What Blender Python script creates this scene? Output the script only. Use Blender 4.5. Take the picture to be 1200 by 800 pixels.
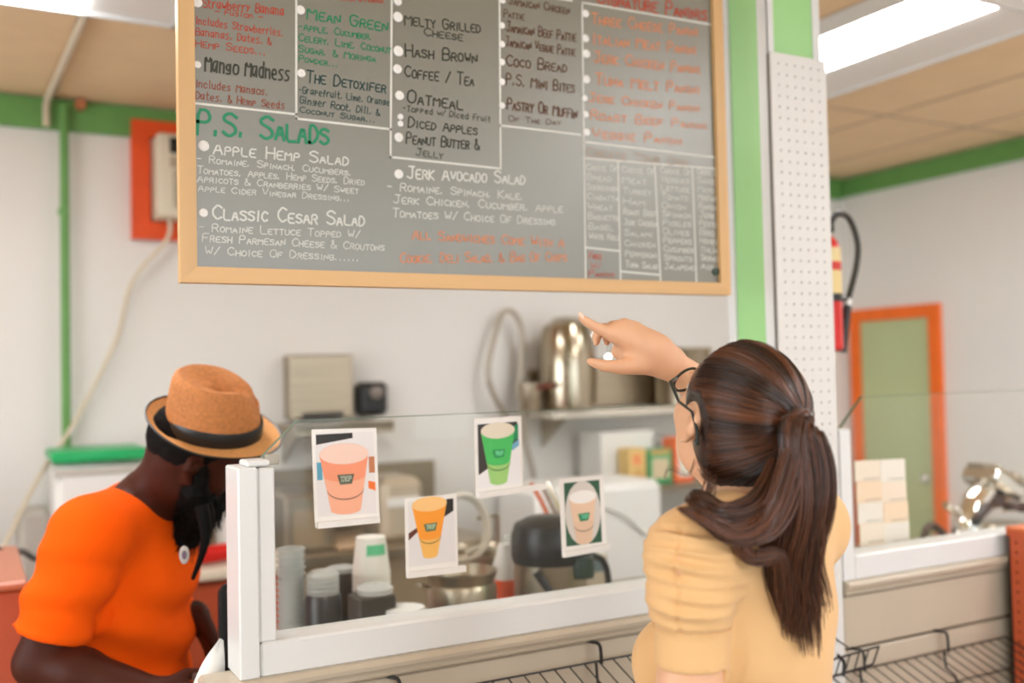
import bpy, math, random
import numpy as np
from mathutils import Vector, Matrix
random.seed(7); rng = np.random.default_rng(7)
for o in list(bpy.data.objects): bpy.data.objects.remove(o)
SC = bpy.context.scene; COL = SC.collection
# ------------------------------------------------------------------ camera
YAW = math.radians(28.5); PITCH = math.radians(1.87); ROLL = .022; FPX = 1167.0
CAM = np.array([0, 0, 1.6])
FW = np.array([math.sin(YAW)*math.cos(PITCH), math.cos(YAW)*math.cos(PITCH), math.sin(PITCH)])
R0 = np.array([math.cos(YAW), -math.sin(YAW), 0.]); U0 = np.cross(R0, FW)
RT = R0*math.cos(ROLL) - U0*math.sin(ROLL); UP = U0*math.cos(ROLL) + R0*math.sin(ROLL)
cd = bpy.data.cameras.new('camera'); cam = bpy.data.objects.new('camera', cd); COL.objects.link(cam)
cd.sensor_width = 36; cd.lens = 36*FPX/1200; cd.clip_start = .05
M = Matrix(((RT[0], UP[0], -FW[0], 0), (RT[1], UP[1], -FW[1], 0), (RT[2], UP[2], -FW[2], 1.6), (0, 0, 0, 1)))
cam.matrix_world = M
cd.dof.use_dof = True; cd.dof.focus_distance = 1.58; cd.dof.aperture_fstop = 2.0
SC.camera = cam
# ------------------------------------------------------------------ world, exposure, large lights
SC.view_settings.view_transform = 'Standard'; SC.view_settings.look = 'None'
SC.view_settings.gamma = 1; SC.view_settings.use_curve_mapping = False
SC.view_settings.exposure = 0.0
W = bpy.data.worlds.new('world'); SC.world = W; W.use_nodes = True
W.node_tree.nodes['Background'].inputs[0].default_value = (.80, .88, 1, 1)
W.node_tree.nodes['Background'].inputs[1].default_value = 2.5
def area(name, loc, look, sx, sy, power, col):
    l = bpy.data.lights.new(name, 'AREA'); l.shape = 'RECTANGLE'; l.size = sx; l.size_y = sy; l.energy = power; l.color = col
    o = bpy.data.objects.new(name, l); COL.objects.link(o); o.location = loc
    o.rotation_euler = Vector(look).to_track_quat('-Z', 'Y').to_euler(); return o
area('daylight_through_shopfront', (1.3, -3.3, 1.7), (0, 1, 0), 5.0, 2.1, 38, (.93, .97, 1.0))
area('daylight_through_side_window', (-2.5, 1.6, 1.7), (1, .0, 0), 2.6, 1.5, 55, (.96, .98, 1.0))
LAMP = 19.0      # emission of the ceiling lamp lenses

# ------------------------------------------------------------------ helpers
def ray(u, v): return FW + RT*(u-600)/FPX - UP*(v-400)/FPX
def at(u, v, Y): d = ray(u, v); return CAM + d*(Y/d[1])          # pixel -> point on the plane y = Y
def atz(u, v, Z): d = ray(u, v); return CAM + d*((Z-1.6)/d[2])
def P(u, v, D): return CAM + ray(u, v)*D                         # pixel and distance -> point
def lin(c): return tuple(((x/255+.055)/1.055)**2.4 if x > 10 else x/255/12.92 for x in c)
MATS = {}
def mat(name, rgb, rough=.5, metal=0, var=.0, scale=12, bump=0, bscale=60, stretch=None, coat=0, sheen=0, sss=0, spec=.5, aniso=None):
    if name in MATS: return MATS[name]
    m = bpy.data.materials.new(name); m.use_nodes = True; nt = m.node_tree; b = nt.nodes['Principled BSDF']
    c = lin(rgb); b.inputs['Base Color'].default_value = (*c, 1); b.inputs['Roughness'].default_value = rough
    b.inputs['Metallic'].default_value = metal; b.inputs['Coat Weight'].default_value = coat
    b.inputs['Specular IOR Level'].default_value = spec
    if sheen: b.inputs['Sheen Weight'].default_value = sheen; b.inputs['Sheen Roughness'].default_value = .5
    if sss: b.inputs['Subsurface Weight'].default_value = sss; b.inputs['Subsurface Radius'].default_value = (.012, .005, .003); b.inputs['Subsurface Scale'].default_value = .6
    tc = nt.nodes.new('ShaderNodeTexCoord'); mp = nt.nodes.new('ShaderNodeMapping'); nt.links.new(tc.outputs['Object'], mp.inputs[0])
    if stretch: mp.inputs['Scale'].default_value = stretch
    if var:
        n = nt.nodes.new('ShaderNodeTexNoise'); n.inputs['Scale'].default_value = scale; n.inputs['Detail'].default_value = 5
        nt.links.new(mp.outputs[0], n.inputs[0]); r = nt.nodes.new('ShaderNodeValToRGB')
        r.color_ramp.elements[0].position = .3; r.color_ramp.elements[1].position = .7
        r.color_ramp.elements[0].color = (*[x*(1-var) for x in c], 1); r.color_ramp.elements[1].color = (*[min(1, x*(1+var)) for x in c], 1)
        nt.links.new(n.outputs[0], r.inputs[0]); nt.links.new(r.outputs[0], b.inputs['Base Color'])
    if bump:
        n2 = nt.nodes.new('ShaderNodeTexNoise'); n2.inputs['Scale'].default_value = bscale; n2.inputs['Detail'].default_value = 3
        nt.links.new(mp.outputs[0], n2.inputs[0]); bp = nt.nodes.new('ShaderNodeBump'); bp.inputs['Strength'].default_value = bump; bp.inputs['Distance'].default_value = .002
        nt.links.new(n2.outputs[0], bp.inputs['Height']); nt.links.new(bp.outputs[0], b.inputs['Normal'])
    MATS[name] = m; return m
def emit(name, rgb, s):
    m = bpy.data.materials.new(name); m.use_nodes = True; b = m.node_tree.nodes['Principled BSDF']
    b.inputs['Base Color'].default_value = (.8, .8, .8, 1); b.inputs['Emission Color'].default_value = (*lin(rgb), 1); b.inputs['Emission Strength'].default_value = s
    return m
def glass_mat(name, tint, gloss=.0, haze=.05):
    m = bpy.data.materials.new(name); m.use_nodes = True; nt = m.node_tree; nt.nodes.clear()
    out = nt.nodes.new('ShaderNodeOutputMaterial'); t = nt.nodes.new('ShaderNodeBsdfTransparent'); t.inputs[0].default_value = (*tint, 1)
    g = nt.nodes.new('ShaderNodeBsdfGlossy'); g.inputs['Roughness'].default_value = .02 + gloss
    fr = nt.nodes.new('ShaderNodeMath'); lw = nt.nodes.new('ShaderNodeLayerWeight'); lw.inputs[0].default_value = .5; pw = nt.nodes.new('ShaderNodeMath'); pw.operation = 'POWER'; pw.inputs[1].default_value = 4; nt.links.new(lw.outputs['Facing'], pw.inputs[0]); fr.operation = 'MULTIPLY_ADD'; nt.links.new(pw.outputs[0], fr.inputs[0]); fr.inputs[1].default_value = .5; fr.inputs[2].default_value = .012
    mx = nt.nodes.new('ShaderNodeMixShader'); nt.links.new(fr.outputs[0], mx.inputs[0]); nt.links.new(t.outputs[0], mx.inputs[1]); nt.links.new(g.outputs[0], mx.inputs[2])
    d = nt.nodes.new('ShaderNodeBsdfDiffuse'); d.inputs[0].default_value = (.85, .87, .84, 1)
    m2 = nt.nodes.new('ShaderNodeMixShader'); m2.inputs[0].default_value = haze
    nt.links.new(mx.outputs[0], m2.inputs[1]); nt.links.new(d.outputs[0], m2.inputs[2]); nt.links.new(m2.outputs[0], out.inputs[0]); return m

def mesh(name, v, f, m, parent=None, smooth=False, kind=None, label=None):
    me = bpy.data.meshes.new(name); me.from_pydata([tuple(map(float, p)) for p in v], [], [tuple(map(int, q)) for q in f]); me.update()
    if smooth: me.polygons.foreach_set('use_smooth', [True]*len(me.polygons))
    me.materials.append(m)
    o = bpy.data.objects.new(name, me); COL.objects.link(o)
    if parent is not None:
        o.parent = parent; b = Vector((0, 0, 0)); q = parent
        while q is not None: b += q.location; q = q.parent
        o.location = -b
    if kind: o['kind'] = kind
    if label: o['label'] = label
    return o
def thing(name, label, cat, loc=(0, 0, 0), group=None):
    o = bpy.data.objects.new(name, None); o.empty_display_size = .05; COL.objects.link(o); o.location = tuple(float(x) for x in loc)
    tag(o, label, cat, group); return o
def tag(o, label, cat, group=None):
    o['label'] = label; o['category'] = cat
    if group: o['group'] = group
    return o
def struct(o): o['kind'] = 'structure'; return o
def unit(v): v = np.array(v, float); return v/np.linalg.norm(v)
class MB:
    def __init__(s): s.v = []; s.f = []
    def add(s, v, f):
        n = len(s.v); s.v += [tuple(map(float, p)) for p in v]; s.f += [tuple(n+i for i in q) for q in f]; return s
    def box(s, lo, hi, b=0):
        c = (np.array(lo)+np.array(hi))/2; h = np.abs(np.array(hi)-np.array(lo))/2
        return s.obox(c, np.eye(3), h, b)
    def obox(s, c, ax, h, b=0):
        ax = np.array(ax); c = np.array(c, float); h = np.array(h, float)
        if b <= 0:
            v = [c+ax.T@(h*np.array([x, y, z])) for x in (-1, 1) for y in (-1, 1) for z in (-1, 1)]
            return s.add(v, [(0, 1, 3, 2), (4, 6, 7, 5), (0, 4, 5, 1), (2, 3, 7, 6), (0, 2, 6, 4), (1, 5, 7, 3)])
        b = min(b, .9*h.min()); v = []; idx = {}
        for x in (-1, 1):
            for y in (-1, 1):
                for z in (-1, 1):
                    for k in range(3):
                        q = h-b; q = q.copy(); q[k] = h[k]; idx[(x, y, z, k)] = len(v)
                        v.append(c+ax.T@(q*np.array([x, y, z])))
        f = []
        for k in range(3):
            a, bb = [i for i in range(3) if i != k]
            for sg in (-1, 1):
                q = []
                for (p, r) in ((-1, -1), (1, -1), (1, 1), (-1, 1)):
                    t = [0, 0, 0]; t[k] = sg; t[a] = p; t[bb] = r; q.append(idx[(*t, k)])
                f.append(q)
            for p in (-1, 1):
                for r in (-1, 1):
                    t0 = [0, 0, 0]; t0[a] = p; t0[bb] = r; t1 = list(t0); t0[k] = -1; t1[k] = 1
                    f.append([idx[(*t0, a)], idx[(*t1, a)], idx[(*t1, bb)], idx[(*t0, bb)]])
        for x in (-1, 1):
            for y in (-1, 1):
                for z in (-1, 1): f.append([idx[(x, y, z, k)] for k in range(3)])
        return s.add(v, f)
    def tube(s, path, r, n=8, closed=False):
        path = [np.array(p, float) for p in path]; K = len(path); rr = r if hasattr(r, '__len__') else [r]*K
        v = []; prev = None
        for i, p in enumerate(path):
            a = path[i-1] if (i > 0 or closed) else p; b = path[(i+1) % K] if (i < K-1 or closed) else p
            t = unit(b-a)
            if prev is None:
                prev = unit(np.cross(t, [0, 0, 1] if abs(t[2]) < .9 else [1, 0, 0]))
            x = unit(prev-t*(prev@t)); y = np.cross(t, x); prev = x
            for k in range(n):
                q = 2*math.pi*k/n; v.append(p+rr[i]*(x*math.cos(q)+y*math.sin(q)))
        f = []
        for i in range(K if closed else K-1):
            j = (i+1) % K
            for k in range(n): f.append((i*n+k, i*n+(k+1) % n, j*n+(k+1) % n, j*n+k))
        if not closed: f += [tuple(range(n))[::-1], tuple((K-1)*n+k for k in range(n))]
        return s.add(v, f)
    def lathe(s, c, prof, n=32, ax=None, caps=True, sq=(1, 1)):     # prof: (radius, height)
        ax = np.eye(3) if ax is None else np.array(ax); c = np.array(c, float); v = []; f = []
        for (r, z) in prof:
            for k in range(n):
                q = 2*math.pi*k/n; v.append(c+ax[0]*r*sq[0]*math.cos(q)+ax[1]*r*sq[1]*math.sin(q)+ax[2]*z)
        for i in range(len(prof)-1):
            for k in range(n): f.append((i*n+k, i*n+(k+1) % n, (i+1)*n+(k+1) % n, (i+1)*n+k))
        if caps:
            f.append(tuple(range(n))[::-1]); f.append(tuple((len(prof)-1)*n+k for k in range(n)))
        return s.add(v, f)
    def ell(s, c, rad, ax=None, n=20, m=12):
        pr = [(math.sin(math.pi*i/m)+1e-5, -math.cos(math.pi*i/m)) for i in range(m+1)]
        ax = np.eye(3) if ax is None else np.array(ax)
        A = np.array([ax[0]*rad[0], ax[1]*rad[1], ax[2]*rad[2]]); return s.lathe(c, pr, n, A, False)
    def plate(s, pts, d):       # polygon pts extruded by vector d
        n = len(pts); d = np.array(d, float); v = [np.array(p, float) for p in pts]; v += [p+d for p in v]
        f = [tuple(range(n))[::-1], tuple(range(n, 2*n))]+[(i, (i+1) % n, n+(i+1) % n, n+i) for i in range(n)]
        return s.add(v, f)
    def build(s, name, m, parent=None, smooth=False, **k):
        o = mesh(name, s.v, s.f, m, parent, smooth, **k)
        bm = __import__('bmesh').new(); bm.from_mesh(o.data); __import__('bmesh').ops.recalc_face_normals(bm, faces=bm.faces[:]); bm.to_mesh(o.data); bm.free()
        if smooth:
            try: o.data.set_sharp_from_angle(angle=math.radians(38))
            except Exception: pass
        return o
def spline(pts, n=8):
    pts = [np.array(p, float) for p in pts]; out = []
    for i in range(len(pts)-1):
        p0 = pts[max(i-1, 0)]; p1 = pts[i]; p2 = pts[i+1]; p3 = pts[min(i+2, len(pts)-1)]
        for k in range(n):
            t = k/n; out.append(.5*((2*p1)+(-p0+p2)*t+(2*p0-5*p1+4*p2-p3)*t*t+(-p0+3*p1-3*p2+p3)*t**3))
    out.append(pts[-1]); return out

# ------------------------------------------------------------------ materials
m_wall = mat('cream_wall_paint', (230, 227, 222), .75, var=.02, scale=2)
m_ceil = mat('tan_ceiling_tile', (238, 208, 168), .9, var=.03, scale=8, bump=.3, bscale=160)
m_grid = mat('ceiling_grid', (196, 174, 146), .6)
m_green = mat('green_paint', (104, 158, 84), .5, var=.05)
m_lgreen = mat('light_green_paint', (156, 208, 140), .35, var=.03, scale=5)
m_door = mat('pale_green_door_paint', (186, 198, 150), .5, var=.03, scale=3)
m_orange = mat('orange_frame_paint', (246, 112, 22), .45, var=.05)
m_redor = mat('red_orange_frame_paint', (230, 80, 18), .45, var=.12, scale=6)
m_white = mat('white_gloss_paint', (219, 220, 219), .3, var=.01)
m_white2 = mat('white_pegboard', (216, 214, 210), .45, var=.015, scale=40)
m_cream = mat('cream_laminate', (188, 176, 156), .35, var=.02)
m_floor = mat('vinyl_floor', (170, 160, 148), .45, var=.06, scale=3)
m_oak = mat('oak_frame', (204, 164, 112), .45, var=.13, scale=18, stretch=(1, 1, .06))
m_oakh = mat('oak_frame_rail', (204, 164, 112), .45, var=.13, scale=18, stretch=(.06, 1, 1))
m_board = mat('green_grey_chalkboard', (104, 103, 88), .42, var=.05, scale=1.5, spec=1.0, coat=.6); m_board.node_tree.nodes['Principled BSDF'].inputs['Coat Roughness'].default_value = .33; m_board.node_tree.nodes['Principled BSDF'].inputs['Coat IOR'].default_value = 1.8
m_steel = mat('brushed_steel', (178, 166, 146), .34, 1, var=.06, scale=20, stretch=(.1, .1, 3))
m_chrome = mat('chrome', (225, 222, 216), .08, 1)
m_black = mat('black_plastic', (22, 22, 22), .35)
m_dark = mat('dark_grey_plastic', (58, 54, 48), .45)
m_wire = mat('black_wire', (18, 17, 17), .4)
m_red = mat('red_gloss', (205, 22, 14), .3)
m_brown = mat('red_brown_laminate', (178, 82, 48), .45, var=.04)
m_peg = mat('rust_pegboard', (192, 84, 44), .5, var=.05)
m_whitep = mat('white_plastic', (232, 230, 226), .4)
m_paper = mat('paper_white', (236, 234, 230), .7)
m_glass = glass_mat('clear_glass', (.982, .99, .98), haze=.012)
m_gedge = mat('glass_edge', (96, 116, 92), .2)
m_clear = glass_mat('clear_cup_plastic', (.93, .94, .93), .08, .38)
m_lamp = emit('lamp_lens', (250, 250, 252), LAMP)
m_cord = mat('beige_cord', (214, 200, 176), .5)

# ------------------------------------------------------------------ room shell
ZC = 2.78; XR = 4.85; YB = 4.5; XL = -2.3; YF = -3.0
struct(MB().box((XL, YF, -.1), (XR, YB, 0)).build('floor', m_floor))
struct(MB().box((XL, YB, -.1), (XR+.1, YB+.12, 3.0)).build('wall_back', m_wall))
wr = struct(MB().box((XR, YF, -.1), (XR+.12, YB, 3.0)).build('wall_right', m_wall))
b = MB(); b.box((XL-.12, YF, -.1), (XL, .2, 3.0)); b.box((XL-.12, 3.0, -.1), (XL, YB, 3.0)); b.box((XL-.12, .2, -.1), (XL, 3.0, .9)); b.box((XL-.12, .2, 2.4), (XL, 3.0, 3.0))
struct(b.build('wall_left', m_wall))
b = MB(); b.box((XL, YF-.12, -.1), (XR, YF, .6)); b.box((XL, YF-.12, 2.7), (XR, YF, 3.0)); b.box((XL, YF-.12, .6), (-1.3, YF, 2.7)); b.box((3.9, YF-.12, .6), (XR, YF, 2.7))
struct(b.build('wall_front', m_wall))
wf = struct(MB().box((-1.3, YF-.08, .6), (-1.24, YF-.02, 2.7)).box((1.27, YF-.08, .6), (1.33, YF-.02, 2.7)).box((3.84, YF-.08, .6), (3.9, YF-.02, 2.7)).build('window_2', m_white))
MB().box((-1.24, YF-.055, .6), (1.27, YF-.045, 2.7)).build('pane', m_glass, wf); MB().box((1.33, YF-.055, .6), (3.84, YF-.045, 2.7)).build('pane', m_glass, wf)
ws = struct(MB().box((XL-.08, .2, .9), (XL-.02, .26, 2.4)).box((XL-.08, 2.94, .9), (XL-.02, 3.0, 2.4)).build('window_3', m_white))
MB().box((XL-.055, .26, .9), (XL-.045, 2.94, 2.4)).build('pane', m_glass, ws)
# ceiling: backing slab, tiles dropped into a grid
ce = struct(MB().box((XL, YF, ZC+.02), (XR, YB, ZC+.1)).build('ceiling', m_grid))
xs = [XL, -1.53, -.92, -.305, .305, .93, 1.93, 2.54, 3.17, 3.80, 4.385, XR]; ys = [YF, -1.63, -.41, .81, 2.03, 3.25, YB]
FIX = [(-.305, .305, .81, 2.03), (2.54, 3.17, 2.03, 3.25), (2.54, 3.17, -.41, .81), (-.305, .305, 2.03, 3.25), (-.305, .305, -1.63, -.41), (2.54, 3.17, -1.63, -.41), (.93, 1.93, 3.25, YB)]
FIX = [(2.54, 3.17, 1.98, 3.20), (-.03, .58, 2.05, 3.27), (2.44, 3.07, -.9, .32), (-.03, .58, -1.9, -.68), (3.85, 4.45, .75, 2.0)]  # last light is unseen, added to brighten the right wall
def hit(a, b2): return a[0] < b2[1]-.02 and a[1] > b2[0]+.02 and a[2] < b2[3]-.02 and a[3] > b2[2]+.02
for i in range(len(xs)-1):
    for j in range(len(ys)-1):
        r = (xs[i]+.006, xs[i+1]-.006, ys[j]+.006, ys[j+1]-.006)
        MB().box((r[0], r[2], ZC+.004), (r[1], r[3], ZC+.03)).build('ceiling_tile', m_ceil, ce)
b = MB()
for x in xs[1:-1]: b.box((x-.006, YF, ZC-.001), (x+.006, YB, ZC+.008))
for y in ys[1:-1]: b.box((XL, y-.006, ZC-.001), (XR, y+.006, ZC+.008))
b.build('ceiling_grid', m_grid, ce)
lab = ['white framed fluorescent ceiling light at upper right beside the pillar', 'fluorescent ceiling light seen past the top left of the menu board',
       'fluorescent ceiling light over the customer area right', 'fluorescent ceiling light over the customer area left', 'added ceiling light outside the frame, brightening the right wall']
for (x0, x1, y0, y1), lb in zip(FIX, lab):
    t = thing('ceiling_light', lb, 'ceiling light', ((x0+x1)/2, (y0+y1)/2, ZC-.06), 'ceiling lights')
    f = MB(); z0 = ZC-.055
    f.box((x0, y0, z0), (x0+.012, y1, ZC+.003)); f.box((x1-.02, y0, z0-.0), (x1, y1, ZC+.003)); f.box((x0, y0, z0), (x1, y0+.015, ZC+.003)); f.box((x0, y1-.015, z0), (x1, y1, ZC+.003))
    f.build('frame', m_white, t)
    xm = x0+(.33 if y1 > 1 else .59)
    MB().box((x0+.012, y0+.015, z0+.002), (xm, y1-.015, z0+.02), .004).build('lens', m_lamp, t)
    MB().plate([(xm, y0+.015, z0+.014), (x1-.02, y0+.015, z0+.004), (x1-.02, y0+.015, z0+.008), (xm, y0+.015, z0+.018)], (0, y1-y0-.03, 0)).build('reflector', m_whitep, t)
# green beams along the wall tops
struct(MB().box((XL, YB-.03, 2.65), (XR-.04, YB, ZC-.004)).build('trim_1', m_green))
struct(MB().box((XR-.03, YF, 2.665), (XR, YB, ZC-.004)).build('trim_2', m_green))
struct(MB().box((XL, YB-.02, 0), (XR-.3, YB, .1)).build('baseboard_back', m_cream))
# wall battens and conduits
t = thing('green_pipe', 'thin green vertical pipe on the cream back wall at far left', 'pipe', (.335, YB-.03, 0))
MB().tube([(.338, YB-.05, .02), (.338, YB-.05, 2.74)], .018, 12).build('pipe', m_green, t, True)
for z_ in (2.3, 1.0): MB().box((.315, YB-.068, z_), (.355, YB, z_+.02)).build('bracket', m_green, t)
t = thing('conduit', 'beige conduit running across the ceiling to the left green pipe', 'conduit', (.30, 4.44, 2.66))
MB().tube([(.272, 4.452, 2.655), (.272, 4.452, 2.74), (.275, 4.42, 2.762), (.322, 3.3, 2.765), (.33, 2.6, 2.765)], .014, 10).build('conduit', m_cord, t, True)
MB().tube([(.40, 4.42, 2.755), (.40, 4.468, 2.755)], .022, 10).build('fitting', mat('copper', (190, 120, 80), .4), t, True)
# window with air conditioner, orange frame
w1 = struct(MB().box((.60, YB-.05, 2.21), (.675, YB, 2.72)).box((1.425, YB-.05, 2.21), (1.50, YB, 2.72)).box((.675, YB-.05, 2.65), (1.425, YB, 2.72)).box((.675, YB-.05, 2.21), (1.425, YB, 2.285)).build('window_1', m_redor))
t = thing('air_conditioner', 'off-white window air conditioner in the orange frame behind the menu board', 'air conditioner', (1.05, YB-.15, 2.285))
MB().box((.683, YB-.17, 2.288), (1.417, YB-.004, 2.645), .012).build('body', mat('ac_plastic', (222, 212, 190), .45), t)
MB().box((.735, YB-.178, 2.56), (1.0, YB-.168, 2.625)).build('control_panel', m_black, t)
MB().box((.735, YB-.176, 2.50), (1.38, YB-.169, 2.545)).build('louvre_bar', mat('ac_grey', (176, 160, 136), .5), t)
for k in range(13): MB().box((.745, YB-.178, 2.33+k*.0125), (1.375, YB-.168, 2.336+k*.0125)).build('louvre', MATS['ac_grey'], t)
MB().tube(spline([(.74, YB-.12, 2.285), (.73, YB-.1, 2.2), at(155, 330, 4.43), at(135, 400, 4.43), at(90, 490, 4.42), at(45, 560, 4.3), at(15, 620, 4.1), at(-5, 660, 3.9)], 8), .009, 8).build('power_cord', m_cord, t, True)
# ------------------------------------------------------------------ green door with orange frame in the right wall
dr = struct(MB().box((XR-.035, 3.805, 0), (XR, 3.875, 1.95)).box((XR-.035, 4.385, 0), (XR, 4.455, 1.95)).box((XR-.035, 3.875, 1.875), (XR, 4.385, 1.95)).build('door_1', m_orange))
MB().box((XR-.015, 3.875, .01), (XR-.002, 4.385, 1.875)).build('door_panel', m_door, dr)
MB().lathe((XR-.04, 3.93, .95), [(.012, -.02), (.028, -.012), (.03, .0), (.02, .012)], 16, [(0, 1, 0), (0, 0, 1), (-1, 0, 0)]).build('door_knob', m_chrome, dr, True)
# ------------------------------------------------------------------ pillar
PX0, PX1, PY0, PY1 = 1.625, 1.795, 1.722, 1.875
pl = struct(MB().box((PX0+.004, PY0+.004, 0), (PX1-.004, PY1-.004, ZC)).build('pillar', m_lgreen))
for (x, y) in ((PX0, PY0), (PX1-.022, PY0)): MB().box((x, y, 0), (x+.022, y+.018, ZC)).build('corner_strip', m_white, pl)
MB().box((PX0-.003, PY1-.022, 0), (PX0+.02, PY1+.004, ZC)).build('corner_strip', m_white, pl)
MB().box((PX0-.001, PY0, 0), (PX0+.004, PY0+.03, ZC)).build('corner_strip', m_white, pl)
# pegboard on the pillar, every hole a real opening
def pegboard(mb, o, ax, ay, nrm, nx, ny, s, hr, th, mx=.0, my=.0):
    o = np.array(o, float); ax = np.array(ax, float); ay = np.array(ay, float); nrm = np.array(nrm, float)
    for i in range(nx):
        for j in range(ny):
            c = o+ax*(mx+(i+.5)*s)+ay*(my+(j+.5)*s); sq = []; ci = []; cb = []
            for k in range(8):
                q = math.pi/4*k; dx, dy = math.cos(q), math.sin(q); e = s/2/max(abs(dx), abs(dy))
                sq.append(c+ax*dx*e+ay*dy*e); ci.append(c+ax*dx*hr+ay*dy*hr); cb.append(ci[-1]-nrm*th)
            v = sq+ci+cb; f = []
            for k in range(8): l = (k+1) % 8; f += [(k, l, 8+l, 8+k), (8+k, 8+l, 16+l, 16+k)]
            mb.add(v, f)
    W2 = nx*s+2*mx; H2 = ny*s+2*my
    def q4(x0, y0, x1, y1): mb.add([o+ax*x0+ay*y0, o+ax*x1+ay*y0, o+ax*x1+ay*y1, o+ax*x0+ay*y1], [(0, 1, 2, 3)])
    if mx: q4(0, 0, mx, H2); q4(W2-mx, 0, W2, H2)
    if my: q4(mx, 0, W2-mx, my); q4(mx, H2-my, W2-mx, H2)
    for (a, b2) in (((0, 0), (W2, 0)), ((W2, 0), (W2, H2)), ((W2, H2), (0, H2)), ((0, H2), (0, 0))):
        p, q = o+ax*a[0]+ay*a[1], o+ax*b2[0]+ay*b2[1]; mb.add([p, q, q-nrm*th, p-nrm*th], [(0, 1, 2, 3)])
b = MB(); pegboard(b, (1.621, 1.706, 2.33), (1, 0, 0), (0, 0, -1), (0, -1, 0), 6, 90, .0254, .0026, .005, .0105, .012)
pg = b.build('pegboard', m_white2); tag(pg, 'tall white perforated pegboard panel mounted on the green pillar', 'pegboard')
MB().box((1.622, 1.7112, .025), (1.793, 1.7216, 2.328)).build('backing', mat('peg_hole_shade', (112, 108, 102), .8), pg)  # backing colour darkened so the holes look shaded

# ------------------------------------------------------------------ service counter with glass screen
sc = thing('service_counter', 'white and cream service counter with white rail and glass screens', 'counter', (1.5, 1.8, 0))
X0, X1, YP = .393, 2.9, 1.706
def B(lo, hi, name, m, bev=.003, par=None): return MB().box(lo, hi, bev).build(name, m, par or sc)
B((X0+.02, YP+.03, 0), (1.620, YP+.10, 1.085), 'counter_front', m_cream)
B((1.80, YP+.03, 0), (X1, YP+.10, 1.085), 'counter_front', m_cream)
for (xa, xb) in ((X0, 1.618), (1.80, X1)):
    B((xa+(.036 if xa < 1 else .039), YP, 1.094), (xb, YP+.075, 1.153), 'rail', m_white, .004)
    ML = .34 if xa < 1 else 1.80
    b = MB(); pr = [(0, 1.096), (-.012, 1.095), (-.018, 1.088), (-.016, 1.080), (-.006, 1.076), (-.004, 1.070), (-.008, 1.066), (-.004, 1.062), (.04, 1.062), (.04, 1.096)]
    b.plate([(ML, YP+y, z) for y, z in pr], (xb-ML, 0, 0)); b.build('ledge_moulding', m_cream, sc)
B((.34, YP+.005, 1.050), (X0+.06, YP+.085, 1.094), 'ledge_end', m_cream, .006)
for k, (z0, z1) in enumerate(((.937, 1.058), (.80, .930), (.663, .793), (.526, .656), (.389, .519), (.1, .382))):
    B((1.80, YP+.004, z0), (X1, YP+.034, z1), 'fascia_panel', m_cream, .003)
for k, (z0, z1) in enumerate(((.90, 1.058), (.763, .893), (.626, .756), (.489, .619), (.1, .482))):
    B((X0+.02, YP+.004, z0), (1.618, YP+.034, z1), 'fascia_panel', m_cream, .003)
B((X0, YP-.002, 1.0945), (.4275, YP+.09, 1.451), 'post', m_white, .003)
B((.4285, YP+.002, 1.153), (.457, YP+.075, 1.449), 'post', m_white, .003)
B((1.80, YP-.001, 1.0945), (1.838, YP+.075, 1.452), 'post', m_white, .003)
def pane(xl, xr, zlo, yg=1.758):
    pts = [(xl, yg, zlo), (xr, yg, zlo), (xr, yg, 1.524), (xl+.075, yg, 1.524), (xl, yg, 1.452)]
    g = MB().plate(pts, (0, .006, 0)).build('glass_pane', m_glass, sc)
    e = MB(); e.plate([(xl, yg-.0005, 1.452), (xl+.075, yg-.0005, 1.524), (xl+.075, yg-.0005, 1.5265), (xl-.003, yg-.0005, 1.452)], (0, .007, 0))
    e.plate([(xl+.075, yg-.0005, 1.524), (xr, yg-.0005, 1.524), (xr, yg-.0005, 1.5252), (xl+.075, yg-.0005, 1.5252)], (0, .007, 0))
    e.build('glass_edge', m_gedge, g)
pane(.437, 1.62, 1.153); pane(1.862, X1, 1.153)
B((.452, 1.752, 1.449), (.478, 1.77, 1.468), 'glass_clip', mat('clip_grey', (170, 164, 150), .4), .002)
B((.41, YP+.005, 1.451), (.45, YP+.06, 1.462), 'post_cap', m_white, .003)
# interior work shelf behind the screen (stainless)
wsf = thing('work_counter', 'stainless work counter behind the glass screen', 'counter', (1.6, 2.1, 0))
MB().box((.56, 1.815, .88), (4.0, 2.75, .915), .004).build('worktop', m_steel, wsf)
for x in (.65, 2.3, 3.9):
    for y in (1.86, 2.68): MB().tube([(x, y, 0), (x, y, .88)], .02, 10).build('leg', m_steel, wsf, True)
MB().box((.6, 1.84, .25), (3.96, 2.7, .27)).build('undershelf', m_steel, wsf)

# ------------------------------------------------------------------ menu board
YM = 1.75
bx0, bx1, bz0, bz1 = .312, 1.517, 1.768, 2.72
mbd = thing('menu_board', 'large oak framed chalkboard menu with white, red, green and black handwriting', 'menu board', ((bx0+bx1)/2, YM, bz0))
MB().box((bx0+.012, YM+.006, bz0+.012), (bx1-.012, YM+.02, bz1-.012)).build('board', m_board, mbd)
fw = .0275
def frame(pts, m): MB().plate(pts, (0, .026, 0)).build('frame_rail', m, mbd)
yf = YM-.004
frame([(bx0, yf, bz0), (bx1, yf, bz0), (bx1-fw, yf, bz0+fw), (bx0+fw, yf, bz0+fw)], m_oakh)
frame([(bx0, yf, bz1), (bx0+fw, yf, bz1-fw), (bx1-fw, yf, bz1-fw), (bx1, yf, bz1)], m_oakh)
frame([(bx0, yf, bz0), (bx0+fw, yf, bz0+fw), (bx0+fw, yf, bz1-fw), (bx0, yf, bz1)], m_oak)
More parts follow.
